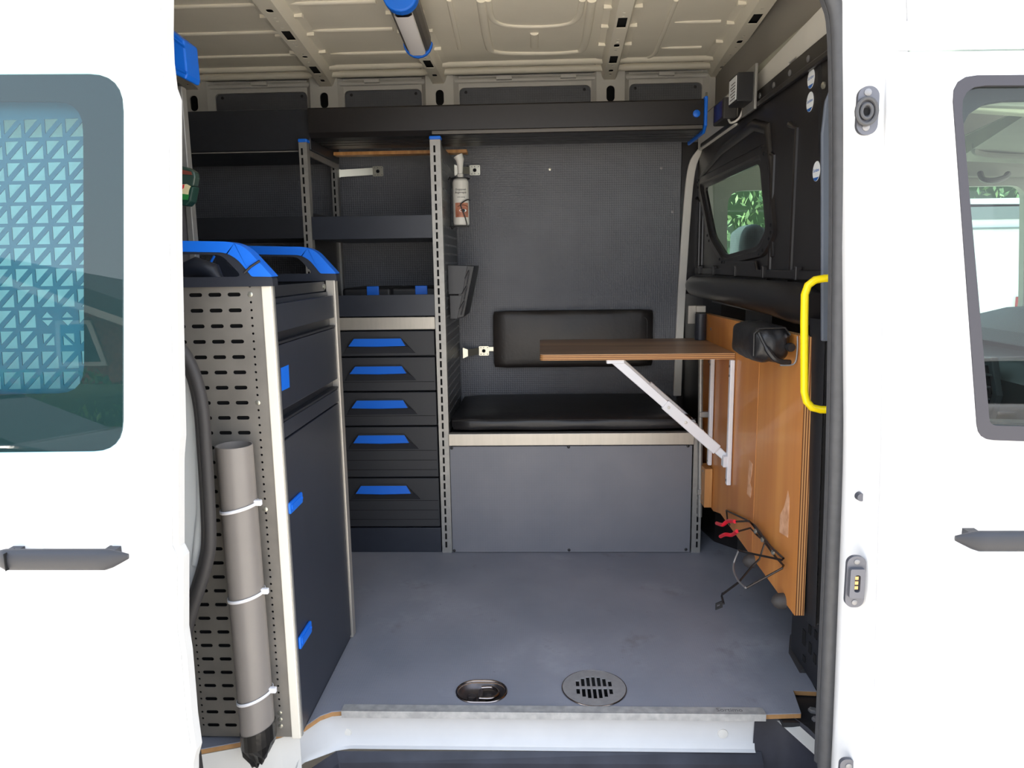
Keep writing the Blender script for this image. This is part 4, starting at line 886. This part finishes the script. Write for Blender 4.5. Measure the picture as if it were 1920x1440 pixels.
mk('panel_backing', MB().box((-.79, 1.51, .606), (-.57, 1.515, ZT - .01)), dark_hole, sp_)
mk('front_post', MB().box((-.5655, 1.497, .602), (XF, 1.515, ZT)), mat('lit_aluminium_post', (232, 226, 212), .4, metal=.15), CB, bev=.002, label='aluminium corner post in a painted lit tone')  # cream of the light falling on the aluminium is put into its colour
mk('post_lip', MB().box((XF, 1.503, .605), (XF + .002, 1.512, ZT)), alu_dull, CB)
mk('front_post', MB().box((-.565, 1.955, .602), (-.540, 1.985, ZT)), alu, CB, bev=.002)
mk('side_panel', MB().box((-.79, 1.975, .605), (-.566, 1.977, ZT)), black_m, CB)
mk('rear_post', MB().box((-.80, 1.505, .602), (-.791, 1.975, ZT)), black_m, CB)
def dface(z0, z1, name, yb=1.952, yf=1.516, m=darkm, x=XF): return mk(name, MB().box((x - .014, yf, z0), (x, yb, z1)), m, CB, bev=.0015)
mk('top_tray', MB().box((-.785, 1.517, 1.560), (-.56, 1.95, 1.563)).box((-.565, 1.517, 1.562), (-.560, 1.95, 1.585)), darkm, CB)
mk('tray_bolt', MB().tube([(-.555, 1.90, 1.60), (-.551, 1.90, 1.60)], .007, 12), zinc, CB)
mk('rear_tray', MB().box((-.57, 1.517, 1.588), (-.566, 1.95, 1.612)), black_m, CB)
dr1 = dface(1.517, 1.575, 'upper_drawer'); mk('grip_channel', MB().box((XF - .022, 1.517, 1.494), (XF - .014, 1.952, 1.517)), black_m, dr1)
mk('channel_lip', MB().box((XF - .014, 1.517, 1.492), (XF + .001, 1.950, 1.497)), black_m, dr1)
dr2 = dface(1.352, 1.490, 'middle_door'); mk('grip_channel', MB().box((XF - .022, 1.517, 1.330), (XF - .014, 1.952, 1.352)), black_m, dr2)
mk('channel_lip', MB().box((XF - .014, 1.517, 1.327), (XF + .001, 1.950, 1.332)), black_m, dr2)
q = [V(*p, 'X', XF + .0008) for p in ((527, 690), (541, 684), (543, 726), (529, 733))]
mk('blue_label', MB().add([(XF + .0002, p.y, p.z) for p in q] + [(XF + .001, p.y, p.z) for p in q], [(0, 1, 2, 3), (4, 5, 6, 7), (0, 1, 5, 4), (1, 2, 6, 5), (2, 3, 7, 6), (3, 0, 4, 7)]), blue, dr2)
dface(1.290, 1.325, 'fixed_strip')
dr3 = dface(.612, 1.286, 'lower_door'); 
for pts in (((541, 940), (565, 922), (567, 945), (542, 965)), ((560, 1190), (582, 1165), (584, 1190), (562, 1215))):
    q = [V(*p, 'X', XF + .003) for p in pts]; ya, yb_ = q[0].y, q[1].y; z1 = (q[0].z + q[1].z) / 2 - .002; z0 = (q[2].z + q[3].z) / 2 + .002
    o = mk('blue_latch', MB().prism(rpoly([(ya, z0), (yb_, z0), (yb_, z1), (ya, z1)], .006), 'X', XF, XF + .006), blue, dr3, bev=.002)
    mk('latch_inset', MB().prism(rpoly([(ya + .01, z0 + .008), (yb_ - .016, z0 + .008), (yb_ - .016, z1 - .006), (ya + .01, z1 - .006)], .003), 'X', XF + .006, XF + .0075), blue, o)
    mk('latch_pin', MB().cyl((XF + .006, yb_ - .008, (z0 + z1) / 2), (XF + .008, yb_ - .008, (z0 + z1) / 2), .003, 8), blue, o)
mk('plinth', MB().box((-.785, 1.52, .60), (XF - .004, 1.955, .612)), black_m, CB)
mk('cabinet_shell', MB().box((-.785, 1.52, .615), (XF - .024, 1.95, 1.50)), black_m, CB)
# carry bars on top of both side panels
def bar_handle(y, dx=0, th=.030):
    fr = mk('carry_frame', MB().sheet(rpoly([(-.86 + dx, ZT - .002), (XF + .006 + dx, ZT - .002), (XF + .006 + dx, ZT + .014), (-.596 + dx, ZT + .074), (-.625 + dx, ZT + .082), (-.86 + dx, ZT + .088)], [0, 0, .004, .02, .01, 0]), [rpoly([(-.83 + dx, ZT + .040), (-.735 + dx, ZT + .018), (-.600 + dx, ZT + .018), (-.640 + dx, ZT + .062), (-.83 + dx, ZT + .068)], [.02, .02, .015, .012, .01])], XZ(y), 0, th), mat('charcoal_carry_plastic', (40, 43, 52), .45), CB, bev=.004)
    mk('blue_grip', MB().prism(rpoly([(-.87 + dx, ZT + .074), (-.635 + dx, ZT + .067), (-.610 + dx, ZT + .058), (-.580 + dx, ZT + .018), (XF + .008 + dx, ZT + .017), (-.592 + dx, ZT + .080), (-.622 + dx, ZT + .088), (-.87 + dx, ZT + .096)], [0, .01, .02, .004, .004, .02, .012, 0]), 'Y', y - .003, y + th + .003), blue, fr, bev=.004)
    return fr
fr1 = bar_handle(1.492); fr2 = bar_handle(1.958, .003)
mk('cable_tie', MB().tube([V(*p, 'Y', 1.487) for p in ((487, 489), (470, 500), (458, 512))], .0025, 6), black_p, fr1, smooth=True)
mk('side_scoop', MB().tube([(-.84, 1.695, 1.61), (-.82, 1.695, 1.64), (-.785, 1.695, 1.652), (-.75, 1.695, 1.642), (-.73, 1.695, 1.61)], [.01, .022, .026, .022, .01], 10), MATS['charcoal_carry_plastic'], CB, smooth=True)
mk('blue_edge', MB().tube([V(*p, 'Y', 1.72) for p in ((384, 516), (392, 498), (402, 480))], .003, 6), blue, CB)
# ---- grey pipe tied to the panel
GPp = thing('plastic_pipe', 'grey plastic pipe tied upright to the perforated panel', 'pipe', (-.625, 1.45, .63))
pc = [(-.6290, 1.4585, 1.292), (-.6245, 1.458, .632)]
n = 36; vv = []
R_, r_ = .0365, .0340
for (c, rr_) in ((pc[0], R_), (pc[1], R_), (pc[1], r_), (pc[0], r_)):
    for k in range(n): t_ = 2 * pi * k / n; vv.append((c[0] + rr_ * cos(t_), c[1] + rr_ * sin(t_), c[2]))
ff = [(i * n + k, i * n + (k + 1) % n, ((i + 1) % 4) * n + (k + 1) % n, ((i + 1) % 4) * n + k) for i in range(4) for k in range(n)]
mk('pipe_body', MB().add(vv, ff), pvc, GPp, smooth=True, ang=50)
for i, (z, dz) in enumerate(((1.152, .018), (.958, .018), (.722, .028))):
    xc_ = pc[0][0] + (pc[1][0] - pc[0][0]) * (1.292 - z) / .66
    tie = [(xc_ + (R_ + .0012) * cos(t_), 1.4583 + (R_ + .0012) * sin(t_), z + dz * .5 * (1 + cos(t_)) * .9 + .0) for t_ in [2 * pi * k / 32 for k in range(32)]]
    v = [];
    for p in tie: v += [(p[0], p[1], p[2] - .0035), (p[0], p[1], p[2] + .0035)]
    th_ = MB().add(v, [(2 * k, 2 * k + 1, (2 * k + 3) % 64, (2 * k + 2) % 64) for k in range(32)])
    o = mk('cable_tie', th_, wht_pl, GPp, smooth=True); so = o.modifiers.new('thickness', 'SOLIDIFY'); so.thickness = .0015; so.offset = 1
    mk('tie_head', MB().box((xc_ + .034, 1.448, z + dz * .9 - .004), (xc_ + .050, 1.458, z + dz * .9 + .008)), wht_pl, o, bev=.002)
# crumpled tape at the foot
v = []; f = []; n = 24; rows = [(.660, .0375), (.640, .0378), (.622, .034), (.604, .026), (.590, .016)]
rnd = random.Random(5)
for j, (z, r) in enumerate(rows):
    for k in range(n):
        t_ = 2 * pi * k / n; rr_ = r + (rnd.uniform(-.006, .004) if j > 1 else .0006); v.append((-.6245 + rr_ * cos(t_), 1.4585 + rr_ * sin(t_), z - (.022 * (cos(t_ - 3.9) * .5 + .5) if j else -.012 * cos(t_)) + (rnd.uniform(-.004, .004) if j > 1 else 0)))
for j in range(4):
    for k in range(n): f.append((j * n + k, j * n + (k + 1) % n, (j + 1) * n + (k + 1) % n, (j + 1) * n + k))
f.append([4 * n + k for k in range(n)])
mk('tape_wrap', MB().add(v, f), tape_b, GPp, label='crumpled black tape round the foot')
for k in range(0): pass
# ---- tall panel behind the cabinet with blue top box and first-aid box
TP = thing('shelving_rack', 'tall perforated panel with blue cap at the far left edge of the doorway', 'shelving', (-.9, 1.7, .6))
Yp = 1.74; xr = V(350, 300, 'Y', Yp).x
xr = -.822
hs = [];  z = 2.04
while z > 1.3:
    hs.append(circ(xr - .020, z, .0028, 8))
    for i in range(3):
        if int((2.04 - z) / .016) % 2 == 0: hs.append(rr(xr - .055 - i * .041 - .013, z - .004, xr - .055 - i * .041 + .013, z + .004, .0035, 2))
    z -= .016
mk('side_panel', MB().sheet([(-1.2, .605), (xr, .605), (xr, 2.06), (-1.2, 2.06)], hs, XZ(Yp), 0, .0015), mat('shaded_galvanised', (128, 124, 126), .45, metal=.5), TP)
mk('front_post', MB().box((xr, Yp - .003, .605), (xr + .015, Yp + .02, 2.06)), alu_dull, TP, bev=.002)
mk('panel_backing', MB().box((-1.2, Yp + .01, .61), (xr, Yp + .012, 2.05)), dark_hole, TP)
q = [V(*p, 'Y', 1.66) for p in ((300, 40), (318, 54), (347, 76), (353, 140), (350, 150), (325, 138), (300, 125))]
cp = mk('top_cap', MB().prism([(p.x, p.z) for p in q], 'Y', 1.655, 1.72), blue, TP, bev=.004, seg=3, label='big blue top cap')
for k in (0, 1):
    a_, b_ = (V(318, 66, 'Y', 1.654), V(347, 88, 'Y', 1.654)) if k == 0 else (V(322, 124, 'Y', 1.654), V(350, 137, 'Y', 1.654))
    mk('cap_rib', MB().tube([a_, b_], .003, 6), blue, cp)
mk('first_fixing', MB().tube([(xr - .02, Yp - .004, 2.035), (xr - .02, Yp, 2.035)], .005, 10), zinc, TP)
FA = thing('first_aid_box', 'green box with clear red lid on the tall perforated panel', 'plaster dispenser', (-.8, 1.66, 1.79))
yq = 1.645
q = [V(*p, 'Y', yq) for p in ((300, 348), (364, 349), (358, 378), (350, 386), (300, 382))]
mk('green_body', MB().prism([(p.x, p.z) for p in q], 'Y', yq, yq + .03), green, FA, bev=.004)
q = [V(*p, 'Y', yq) for p in ((300, 302), (330, 308), (352, 314), (363, 321), (365, 332), (362, 349), (300, 348))]
mk('clear_lid', MB().prism([(p.x, p.z) for p in q], 'Y', yq + .002, yq + .028), mat('smoky_green_lid', (52, 70, 62), .25), FA, bev=.004, seg=3)
q = [V(*p, 'Y', yq + .0005) for p in ((300, 311), (332, 316), (358, 322), (360, 328), (332, 326), (300, 322))]
mk('plaster_pack', MB().prism([(p.x, p.z) for p in q], 'Y', yq - .001, yq + .003), red_lid, FA)
q = [V(*p, 'Y', yq - .0006) for p in ((342, 346), (350, 345), (357, 349), (354, 358), (352, 374), (338, 374), (340, 358))]
lb = mk('picture_label', MB().prism([(p.x, p.z) for p in q], 'Y', yq - .001, yq + .001), mat('label_cream', (226, 214, 165), .5), FA)
q = [V(*p, 'Y', yq - .0012) for p in ((339, 363), (354, 365), (352, 375), (337, 374))]; mk('label_green', MB().prism([(p.x, p.z) for p in q], 'Y', yq - .002, yq), mat('label_green', (40, 130, 60), .5), lb)
q = [V(*p, 'Y', yq - .0012) for p in ((341, 347), (346, 346), (345, 352), (341, 356))]; mk('label_red', MB().prism([(p.x, p.z) for p in q], 'Y', yq - .002, yq), mat('label_red', (200, 40, 50), .5), lb)

# =================================================================== floor fittings
GR = thing('floor_grate', 'round stainless floor drain grate near the door sill', 'drain grate', (gratec.x, gratec.y, .601))
gs = []
for k in range(-4, 5):
    x = gratec.x + k * .0135; 
    L = sqrt(max(0, .052 ** 2 - (k * .0135) ** 2)) - .004
    if L < .006: continue
    if abs(k) == 4: gs.append([(x - .0025, gratec.y - .012), (x + .0025, gratec.y - .012), (x + .0025, gratec.y + .012), (x - .0025, gratec.y + .012)]); continue
    for s_ in (-1, 1): gs.append([(x - .0042, gratec.y + s_ * .005), (x + .0042, gratec.y + s_ * .005), (x + .0042, gratec.y + s_ * L), (x - .0042, gratec.y + s_ * L)])
mk('grate_plate', MB().sheet(circ(gratec.x, gratec.y, .080, 48), gs, XY(.601), 0, .0025), mat('satin_grate', (150, 147, 146), .5, metal=.1, noise=.15, nscale=60), GR, bev=.0006)
mk('grate_rim', MB().tube([(gratec.x + .0795 * cos(t_), gratec.y + .0795 * sin(t_), .602) for t_ in [2 * pi * k / 48 for k in range(48)]], .0018, 6, cyc=True), chrome, GR, smooth=True)
mk('drain_cup', MB().tube([(gratec.x, gratec.y, .601), (gratec.x, gratec.y, .56), (gratec.x, gratec.y, .559)], [.069, .065, .001], 28, caps=False), rubber_d, GR, smooth=True)
LR = thing('lashing_ring', 'recessed steel lashing ring in the floor near the sill', 'lashing ring', (ringc.x, ringc.y, .59))
rim = rr(ringc.x - .062, ringc.y - .047, ringc.x + .062, ringc.y + .047, .0465, 8)
mk('recess_rim', MB().tube([(x, y, .6012) for x, y in rim], .003, 8, cyc=True), chrome, LR, smooth=True)
cup = []; f = []; m_ = len(rim)
for d, z in ((0, .600), (-.10, .590), (-.22, .582)):
    for p in off(rim, d): cup.append((p[0], p[1], z))
f = [(i * m_ + k, i * m_ + (k + 1) % m_, (i + 1) * m_ + (k + 1) % m_, (i + 1) * m_ + k) for i in range(2) for k in range(m_)] + [[2 * m_ + k for k in range(m_)]]
mk('recess_cup', MB().add(cup, f), mat('tarnished_cup', (96, 90, 90), .35, metal=.7, noise=.3, nscale=50), LR, smooth=True, ang=60)
cx_, cy_ = ringc.x, ringc.y
mk('d_ring', MB().tube(smooth_path([(cx_ - .004, cy_ - .024, .597), (cx_ + .024, cy_ - .024, .597), (cx_ + .038, cy_ - .012, .597), (cx_ + .042, cy_, .597), (cx_ + .038, cy_ + .012, .597), (cx_ + .024, cy_ + .024, .597), (cx_ - .002, cy_ + .022, .597)], 4), .0042, 10), chrome, LR, smooth=True)
mk('ring_hinge', MB().cyl((cx_ - .003, cy_ - .014, .592), (cx_ - .003, cy_ + .016, .592), .006, 12), MATS['tarnished_cup'], LR, smooth=True)
for dx in (-.024, .018): mk('hex_bolt', MB().tube([(cx_ + dx, cy_ - .003, .582), (cx_ + dx, cy_ - .003, .590), (cx_ + dx, cy_ - .003, .592)], [.012, .012, .007], 6), MATS['tarnished_cup'], LR)

# =================================================================== driver's cab seen through the glass
struct('cab_floor', MB().box((.82, 1.3, .5), (2.4, 3.1, .56)), dark_hole)
struct('wall_cab_far', MB().sheet([(.655, .56), (2.35, .56), (2.35, 2.3), (.655, 2.3)], [rpoly([(.757, 1.45), (1.94, 1.42), (1.9, 1.925), (.752, 1.925)], [.03, .05, .05, .06])], XZ(3.05), 0, .03), trim_c)
struct('ceiling_cab', MB().box((.655, 1.32, 2.20), (2.4, 3.06, 2.22)), trim_c)
# overhead shelf moulding and handle
OS = thing('overhead_moulding', 'pale moulded overhead shelf inside the cab', 'overhead shelf', (1.6, 2.3, 2.0))
q = [V(1800, 305, 'Y', 2.9), V(1925, 300, 'Y', 2.9), V(1985, 190, 'Y', 2.4)]
def quad(name, P4, m, parent, th=.02, dirv=(0, 1, 0), **k):
    d = Vector(dirv) * th; n = len(P4)
    return mk(name, MB().add(list(P4) + [p + d for p in P4], [list(range(n)), list(range(n, 2 * n))[::-1]] + [(i, (i + 1) % n, n + (i + 1) % n, n + i) for i in range(n)]), m, parent, **k)
quad('moulding_face', [V(1790, 300, 'Y', 2.95), V(1790, 262, 'Y', 2.95), V(1990, 170, 'Y', 2.2), V(2050, 310, 'Y', 2.9)], trim_c, OS, .03, bev=.01)
quad('shelf_recess', [V(1825, 280, 'Y', 2.84), V(1848, 262, 'Y', 2.80), V(1990, 215, 'Y', 2.45), V(1990, 292, 'Y', 2.8)], mat('recess_grey', (150, 150, 138), .8), OS, .01)
mk('recess_lip', MB().tube(smooth_path([V(1990, 212, 'Y', 2.4), V(1850, 258, 'Y', 2.75), V(1828, 276, 'Y', 2.8), V(1850, 290, 'Y', 2.82), V(1990, 296, 'Y', 2.82)]), .012, 8), trim_c, OS, smooth=True)
quad('lower_rail', [V(1780, 290, 'Y', 2.99), V(2000, 300, 'Y', 2.99), V(2000, 332, 'Y', 3.02), V(1780, 332, 'Y', 3.02)], trim_c, OS, .02, bev=.005)
NV = thing('sun_visor', 'pale padded rail along the cab door top, seen through the front door glass', 'trim rail', (1.2, 1.36, 1.92))
quad('rail_upper', [V(1806, 186, 'Y', 1.34), V(2000, 188, 'Y', 1.34), V(2000, 203, 'Y', 1.34), V(1806, 196, 'Y', 1.34)], trim_c, NV, .03, bev=.003)
quad('rail_lower', [V(1818, 197, 'Y', 1.36), V(2000, 203, 'Y', 1.36), V(2000, 218, 'Y', 1.36), V(1830, 206, 'Y', 1.36)], mat('visor_cream', (196, 194, 172), .7), NV, .03, bev=.004)
mk('rail_clip', MB().box((V(1840, 168, 'Y', 1.33).x, 1.325, V(1840, 172, 'Y', 1.33).z - .006), (V(1846, 168, 'Y', 1.33).x, 1.33, V(1840, 160, 'Y', 1.33).z)), trim_c, NV)
GH = thing('grab_handle', 'grey grab handle over the far cab window', 'grab handle', (1.8, 2.98, 1.97))
mk('handle_bar', MB().tube(smooth_path([V(1838, 325, 'Y', 2.98), V(1843, 336, 'Y', 2.94), V(1860, 339, 'Y', 2.93), V(1882, 334, 'Y', 2.94), V(1890, 326, 'Y', 2.98)]), .011, 8), mat('handle_grey', (110, 108, 100), .5), GH, smooth=True)
# seat
SE = thing('driver_seat', 'dark seat headrest seen through the bulkhead window', 'seat', (.84, 2.8, .9))
q = V(1392, 440, 'X', .86)
mk('headrest', pillow((.84, q.y - .17, q.z - .14), (.92, q.y + .15, q.z + .03), .04, (.01, .01, .01), wob=.002), seatf, SE, smooth=True, ang=80)
mk('seat_back', pillow((.84, 2.5, .9), (.96, 3.0, 1.55), .04, (.02, .01, .01)), seatf, SE, smooth=True, ang=80)
# dashboard
DB = thing('dashboard', 'dark dashboard with angular air vents inside the cab', 'dashboard', (1.9, 2.3, 1.0))
mk('dash_body', MB().prism([(1.52, .7), (1.52, 1.25), (1.60, 1.34), (1.80, 1.40), (2.3, 1.42), (2.3, .7)], 'Y', 1.34, 3.0), dashm, DB, bev=.02, seg=3)
mk('dash_pad', MB().prism([(1.56, 1.36), (1.60, 1.40), (1.84, 1.455), (2.3, 1.47), (2.3, 1.43), (1.8, 1.40)], 'Y', 1.34, 3.0), mat('dash_pad_dark', (50, 54, 60), .6), DB, bev=.008)
for i, yv in enumerate((2.55, 2.05)):
    hexv = [(yv - .10, 1.20), (yv - .07, 1.11), (yv + .05, 1.10), (yv + .10, 1.20), (yv + .06, 1.31), (yv - .05, 1.32)]
    o = mk('air_vent', MB().prism(hexv, 'X', 1.500, 1.525), mat('vent_grey', (92, 98, 106), .4), DB, bev=.004)
    mk('vent_core', MB().prism(off(hexv, -.25), 'X', 1.495, 1.502), dark_hole, o)
    for k in range(4): mk('vent_slat', MB().box((1.488, yv - .07, 1.14 + k * .04), (1.497, yv + .07, 1.146 + k * .04)), MATS['vent_grey'], o)
# =================================================================== outdoors
def leafy(name, x0, x1, y, z0, z1, dep, n, label, cat, m, seed=1, sz=.09, trunk=True):
    t = thing(name, label, cat, ((x0 + x1) / 2, y, 0)); rnd = random.Random(seed); v = []; f = []
    for i in range(n):
        u = rnd.random(); x = x0 + (x1 - x0) * u; zt = z1 * (1 - .08 * sin(u * 17) - .06 * sin(u * 41)); z = z0 + (zt - z0) * rnd.random() ** .8; yy = y + rnd.uniform(-dep, dep) * (.35 + .65 * sin(pi * min(1, .15 + z / z1)))
        M = Euler((rnd.uniform(0, 6), rnd.uniform(0, 6), rnd.uniform(0, 6))).to_matrix(); s_ = sz * rnd.uniform(.6, 1.4); c = Vector((x, yy, z)); b = len(v)
        for p in ((-1, 0, 0), (0, -.4, .1), (1, 0, 0), (0, .4, .1)): v.append(c + M @ (Vector(p) * s_))
        f.append((b, b + 1, b + 2, b + 3))
    o = mk('foliage', MB().add(v, f), m, t); o['kind'] = 'stuff'
    mk('inner_mass', pillow((x0, y - dep * .5, z0), (x1, y + dep * .5, z1 * .86), dep * .3, (0, 0, 0), wob=.08), mat('inner_foliage', (58, 78, 46), .9), t)
    if trunk:
        for k in range(4): xx = x0 + (x1 - x0) * (k + .5) / 4; mk('stem', MB().tube([(xx, y, 0), (xx + .05, y, z0 + .3)], .06, 7), mat('bark', (80, 66, 52), .9), t)
    return t
lf1 = mat('leaf_green', (168, 188, 130), .6, rgb2=(96, 124, 80), nscale=2); lf2 = mat('hedge_green', (104, 138, 56), .7, rgb2=(52, 84, 34), nscale=2)
leafy('tree_row', .8, 8.5, 9.5, .8, 4.6, 1.4, 42000, 'leafy green tree row beyond the far side of the van', 'trees', lf1, 2, .042)
def wheel(c, r, parent):
    o = mk('wheel', MB().tube([(c[0], c[1] - .1, c[2]), (c[0], c[1] + .1, c[2])], r, 24), mat('tyre', (30, 30, 32), .8), parent, smooth=True, ang=40)
    mk('hub_cap', MB().tube([(c[0], c[1] - .11, c[2]), (c[0], c[1] + .11, c[2])], r * .6, 16), mat('hub_silver', (150, 150, 155), .4, metal=.6), o, smooth=True)
# white van parked beyond, seen through the cab
PV = thing('parked_van', 'white van parked beyond the cab, seen through both cab windows', 'van', (5.3, 6.5, 0))
zv = V(1850, 372, 'Y', 5.6).z
mk('body_shell', MB().prism(rpoly([(2.9, .35), (7.8, .35), (7.8, 1.15), (6.9, 1.35), (6.3, zv - .1), (5.9, zv), (3.0, zv), (2.9, zv - .1)], .08), 'Y', 5.6, 7.4), white, PV, bev=.06, seg=3)
mk('side_window', MB().prism(rpoly([(5.0, 1.3), (6.6, 1.3), (6.15, zv - .2), (5.0, zv - .2)], .06), 'Y', 5.58, 5.62), mat('dark_window', (30, 34, 38), .1), PV)
mk('side_vent', MB().box((3.1, 5.585, zv - .15), (3.75, 5.60, zv - .06)).box((3.1, 5.58, zv - .22), (3.7, 5.60, zv - .205)), mat('rail_grey', (120, 124, 126), .5), PV); mk('tail_light', MB().box((3.50, 5.57, 1.22), (3.62, 5.60, 1.36)), mat('tail_red', (170, 30, 40), .3), PV)
for x in (3.8, 7.0): wheel((x, 5.65, .34), .34, PV); wheel((x, 7.3, .34), .34, PV)
# behind the photographer: seen only as reflections in the glass
HS = thing('brick_house', 'brown brick gable house with tiled roof mirrored in the sliding door window', 'house', (-13, -18, 0))
brick = mat('brown_brick', (150, 96, 70), .8, rgb2=(112, 70, 52), nscale=9, bump=.3, bscale=12)
gb = [(-20, 0), (-9.2, 0), (-9.2, 2.1), (-13.3, 3.7), (-20, 1.4)]
mk('gable_wall', MB().prism(gb, 'Y', -22, -16), brick, HS)
tile = mat('dark_roof_tile', (86, 78, 72), .7, bump=.8, bscale=14)
mk('roof_slope', MB().add([(-13.3, -15.6, 4.05), (-8.6, -15.6, 2.35), (-8.6, -22, 2.35), (-13.3, -22, 4.05), (-13.3, -15.6, 3.6), (-8.6, -15.6, 1.9), (-8.6, -22, 1.9), (-13.3, -22, 3.6)], [(0, 1, 2, 3), (0, 4, 5, 1), (4, 7, 6, 5), (1, 5, 6, 2)]), tile, HS)
mk('roof_slope', MB().add([(-13.3, -15.6, 4.05), (-20.5, -15.6, 1.5), (-20.5, -22, 1.5), (-13.3, -22, 4.05), (-13.3, -15.6, 3.6), (-20.5, -15.6, 1.05)], [(0, 1, 2, 3), (0, 4, 5, 1)]), tile, HS)
mk('barge_board', MB().add([(-13.3, -15.58, 3.62), (-8.6, -15.58, 1.92), (-8.6, -15.58, 1.74), (-13.3, -15.58, 3.42)], [(0, 1, 2, 3)]).add([(-13.3, -15.58, 3.62), (-20.5, -15.58, 1.07), (-20.5, -15.58, .88), (-13.3, -15.58, 3.42)], [(0, 1, 2, 3)]), mat('pale_barge', (190, 184, 172), .6), HS)
wn_ = mk('window_frame', MB().sheet([(-12.2, 1.35), (-10.9, 1.35), (-11.3, 2.5), (-12.2, 2.5)], [[(-12.1, 1.45), (-11.05, 1.45), (-11.4, 2.4), (-12.1, 2.4)]], XZ(-15.98), 0, .06), mat('pale_barge', (190, 184, 172), .6), HS)
mk('window_glass', MB().prism([(-12.1, 1.45), (-11.05, 1.45), (-11.4, 2.4), (-12.1, 2.4)], 'Y', -15.99, -15.97), mat('dark_window', (30, 34, 38), .1), wn_)
leafy('garden_hedge', -14, -4.5, -9, .1, 1.25, .5, 5000, 'low green hedge mirrored in the sliding door window', 'hedge', lf2, 4, .06)
def car(name, x0, x1, yc, m, label, tall=1.42):
    t = thing(name, label, 'car', ((x0 + x1) / 2, yc, 0)); L = x1 - x0; s_ = tall / 1.42
    f = lambda pts: [(x0 + a_ * L, b_ * s_) for a_, b_ in pts]
    mk('car_body', MB().prism(rpoly(f([(0, .3), (1, .3), (1, .72), (.82, .93), (.08, .98), (0, .85)]), .08), 'Y', yc - .85, yc + .85), m, t, bev=.05, seg=3)
    mk('car_roof', MB().prism(rpoly(f([(.08, .97), (.80, .92), (.58, 1.38), (.46, 1.43), (.22, 1.42), (.14, 1.36)]), .03), 'Y', yc - .70, yc + .70), mat('dark_window', (30, 34, 38), .1), t, bev=.03)
    mk('roof_panel', MB().prism(f([(.13, 1.37), (.22, 1.425), (.46, 1.435), (.60, 1.37), (.59, 1.345), (.46, 1.39), (.22, 1.385), (.15, 1.34)]), 'Y', yc - .73, yc + .73), m, t, bev=.01)
    mk('door_handle', MB().box((x0 + .33 * L, yc + .85, .86 * s_), (x0 + .33 * L + .16, yc + .88, .89 * s_)), m, t, bev=.008)
    for a_ in (.2, .82):
        for s2 in (-1, 1): wheel((x0 + a_ * L, yc + s2 * .78, .31), .31, t)
    return t
car('parked_car', 3.2, 7.2, -5.8, white, 'white hatchback mirrored in the front door window')
car('parked_car', -8.2, -3.6, -4.6, mat('dark_car_paint', (40, 42, 48), .2, coat=.5), 'dark car mirrored low in the sliding door window', 1.2)
